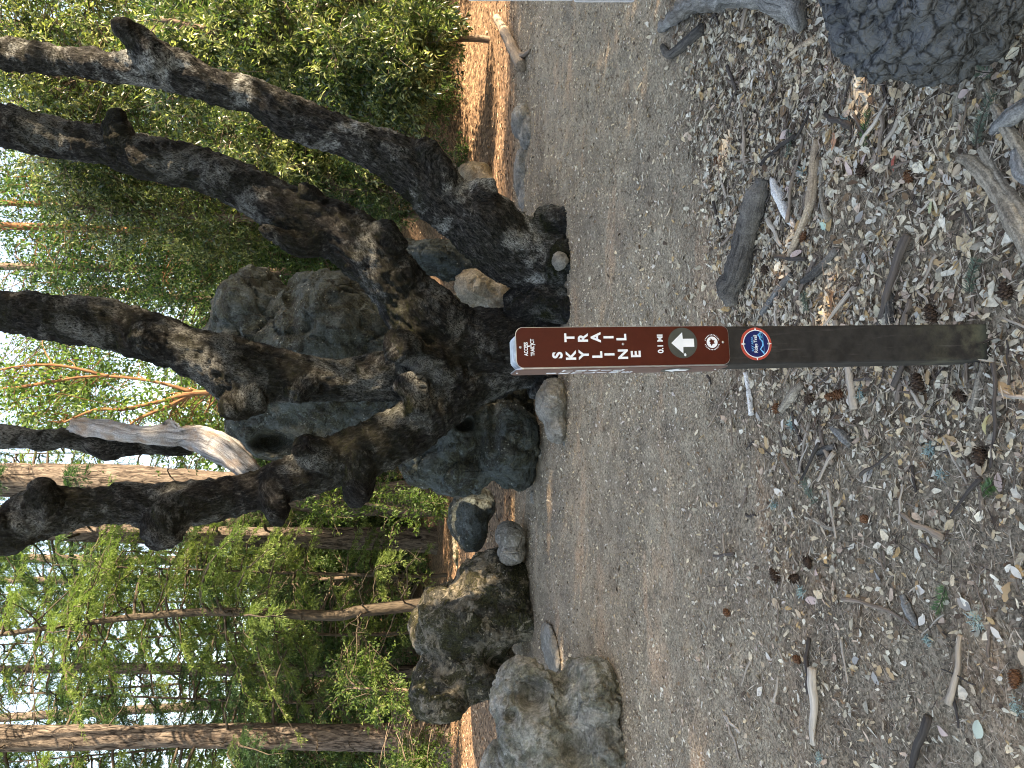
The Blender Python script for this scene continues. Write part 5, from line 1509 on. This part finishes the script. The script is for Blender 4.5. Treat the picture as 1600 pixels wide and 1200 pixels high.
def cones():
    r = np.random.default_rng(680)
    def cone_mesh(seed):
        rr = np.random.default_rng(seed)
        V, T, off = [], [], 0
        S, TS = ico(1)
        V.append(S * np.array((.42, .26, .26))); T.append(TS); off = len(S)
        for k in range(46):
            t = (k + .5) / 46; x = -.46 + .92 * t
            rad = .3 * math.sin(math.pi * min(1, .16 + t * .86)) ** .7
            a = k * 2.39996
            e = np.array((0, math.cos(a), math.sin(a))); s = np.array((0, -math.sin(a), math.cos(a)))
            c = np.array((x, 0, 0)) + e * rad * .5
            tip = np.array((x + .07, 0, 0)) + e * (rad * rr.uniform(1.15, 1.4))
            w_ = .125
            q = [c - s * w_ * .6, c + s * w_ * .6, (c + tip) / 2 + s * w_ + e * .02, tip, (c + tip) / 2 - s * w_ + e * .02, (c + tip) / 2 - np.array((.045, 0, 0))]
            V.append(np.array(q)); T.append(np.array([(0, 1, 5), (1, 2, 5), (2, 3, 5), (3, 4, 5), (4, 0, 5), (0, 4, 3), (0, 3, 1), (1, 3, 2)]) + off); off += 6
        return np_mesh('fir_cone', np.vstack(V), np.vstack(T), False)
    def cmat(name, a, b):
        t = NT(name)
        n = t.noise(t.coord(), 9, 4)
        return t.finish(t.ramp(n, [(.35, a), (.65, b)]), .8, .25)
    dark, red = cmat('dark_cone_scale', (.03, .018, .012), (.1, .06, .04)), cmat('red_brown_cone_scale', (.08, .032, .014), (.22, .1, .05))
    md, mr = [cone_mesh(1), cone_mesh(2)], [cone_mesh(3)]
    for m in md: m.materials.append(dark)
    for m in mr: m.materials.append(red)
    spots = [(1420, 276, 1, 30), (1350, 811, 1, 24), (1210, 900, 0, 30), (1241, 904, 0, 26), (1435, 600, 0, 44), (1455, 492, 0, 42), (1530, 712, 0, 40), (1310, 617, 1, 30), (1213, 638, 1, 24), (1265, 624, 0, 30), (1297, 620, 1, 24), (1585, 1060, 1, 38), (1262, 878, 0, 28), (1135, 957, 1, 20), (1245, 1030, 1, 22),
             (1345, 268, 0, 30), (1255, 370, 1, 24), (1196, 420, 0, 24), (1570, 455, 0, 40), (1120, 250, 1, 18), (1500, 620, 0, 30)]
    for i, (x, y, k, L) in enumerate(spots):
        g = on_ground(x, y, 0.012); s = L * mpp(x, y, g[1]) * 0.85
        g = on_ground(x, y, s * .28)
        o = link('fir_cone', mr[0] if k else md[i % 2], None, None, g, (r.uniform(0, 6.28), r.normal() * .25, r.uniform(0, 6.28)))
        o.scale = (s, s, s)
        if k:
            tag(o, 'red brown open fir cone on the ground', 'cone', 'red brown fir cones on the ground')
        else:
            tag(o, 'dark blackish fir cone in the litter', 'cone', 'dark fir cones in the litter')
cones()

def sprigs():
    r = np.random.default_rng(690)
    green = mat_leaf('fresh_fir_sprig', [(0, (.03, .07, .02)), (1, (.09, .17, .05))], .2)
    dull = mat_leaf('dull_fir_sprig', [(0, (.05, .075, .05)), (1, (.13, .17, .12))], .2)
    for (x, y, L, m, lab) in [(1360, 203, 52, green, 'bright green feathery fir sprig on pale litter'), (1236, 222, 44, dull, 'small dull green fir sprig beside white leaves'), (1545, 190, 80, dull, 'grey green fir sprig beside the yellow broken branch'), (1535, 105, 70, dull, 'grey green fir sprig under the charred log'),
                              (1528, 432, 54, dull, 'grey green fir sprig by the post foot'), (1475, 935, 46, green, 'flat green fir sprig on the bare dirt'), (1272, 768, 44, dull, 'tiny green fir sprig near the curved pale twig'), (1550, 765, 30, green, 'short green fir tip by a brown twig'), (1262, 470, 34, dull, 'thin green fir tip below the dark branch')]:
        g = on_ground(x, y, .01); Ls = L * mpp(x, y, g[1])
        root = empty('fir_sprig', g, lab, 'sprig', rot=(0, 0, r.uniform(0, 6.28)))
        t = np.linspace(0, 1, 8)
        pth = np.stack([(t - .5) * Ls, .08 * Ls * np.sin(t * 3), .01 + .12 * Ls * t * r.uniform(.2, 1)], 1)
        V, Q, T, B = tube(pth, np.linspace(.0016, .0008, 8), 5)
        link('stem', np_mesh('stem', V, [Q, T], True, {'bark_co': B}), DARKTWIG, root)
        n = 150
        q = r.random(n); b = np.stack([np.interp(q, t, pth[:, i]) for i in range(3)], 1)
        sg = np.where(r.random(n) < .5, -1, 1)
        d = np.stack([.55 + .2 * r.normal(size=n), sg * (.8 + .2 * r.random(n)), .3 * r.normal(size=n) + .15], 1)
        V, T = leaf_quads(b, d, np.tile((0, 0, 1.0), (n, 1)), r.uniform(.016, .028, n), r.uniform(.0014, .0022, n), .2)
        link('needles', np_mesh('needles', V, T, False, {'tint': np.repeat(r.random(n), 4)}), m, root)
    lm = mat_leaf('blue_lichen', [(0, (.2, .29, .3)), (1, (.42, .52, .52))], .15, .8, .2)
    for (x, y, L) in [(1238, 662, 22), (1345, 616, 24), (1210, 790, 18), (1252, 925, 22), (1590, 1105, 26), (1455, 705, 30), (1527, 970, 30), (1282, 1185, 20), (1255, 270, 22), (1322, 190, 24), (1450, 1000, 20), (1470, 740, 22)]:
        g = on_ground(x, y, .006); s = L * mpp(x, y, g[1]) * .6
        n = 90
        b = r.normal(size=(n, 3)) * np.array((.35, .35, .15)) * s; b[:, 2] = np.abs(b[:, 2])
        V, T = leaf_quads(b, rand_unit(n, r), rand_unit(n, r), r.uniform(.3, .8, n) * s, r.uniform(.05, .13, n) * s, .3)
        tag(link('lichen_tuft', np_mesh('lichen_tuft', V, T, False, {'tint': np.repeat(r.random(n), 4)}), lm, loc=g), 'tuft of pale blue green lichen fallen on the ground', 'lichen', 'fallen lichen tufts')
sprigs()
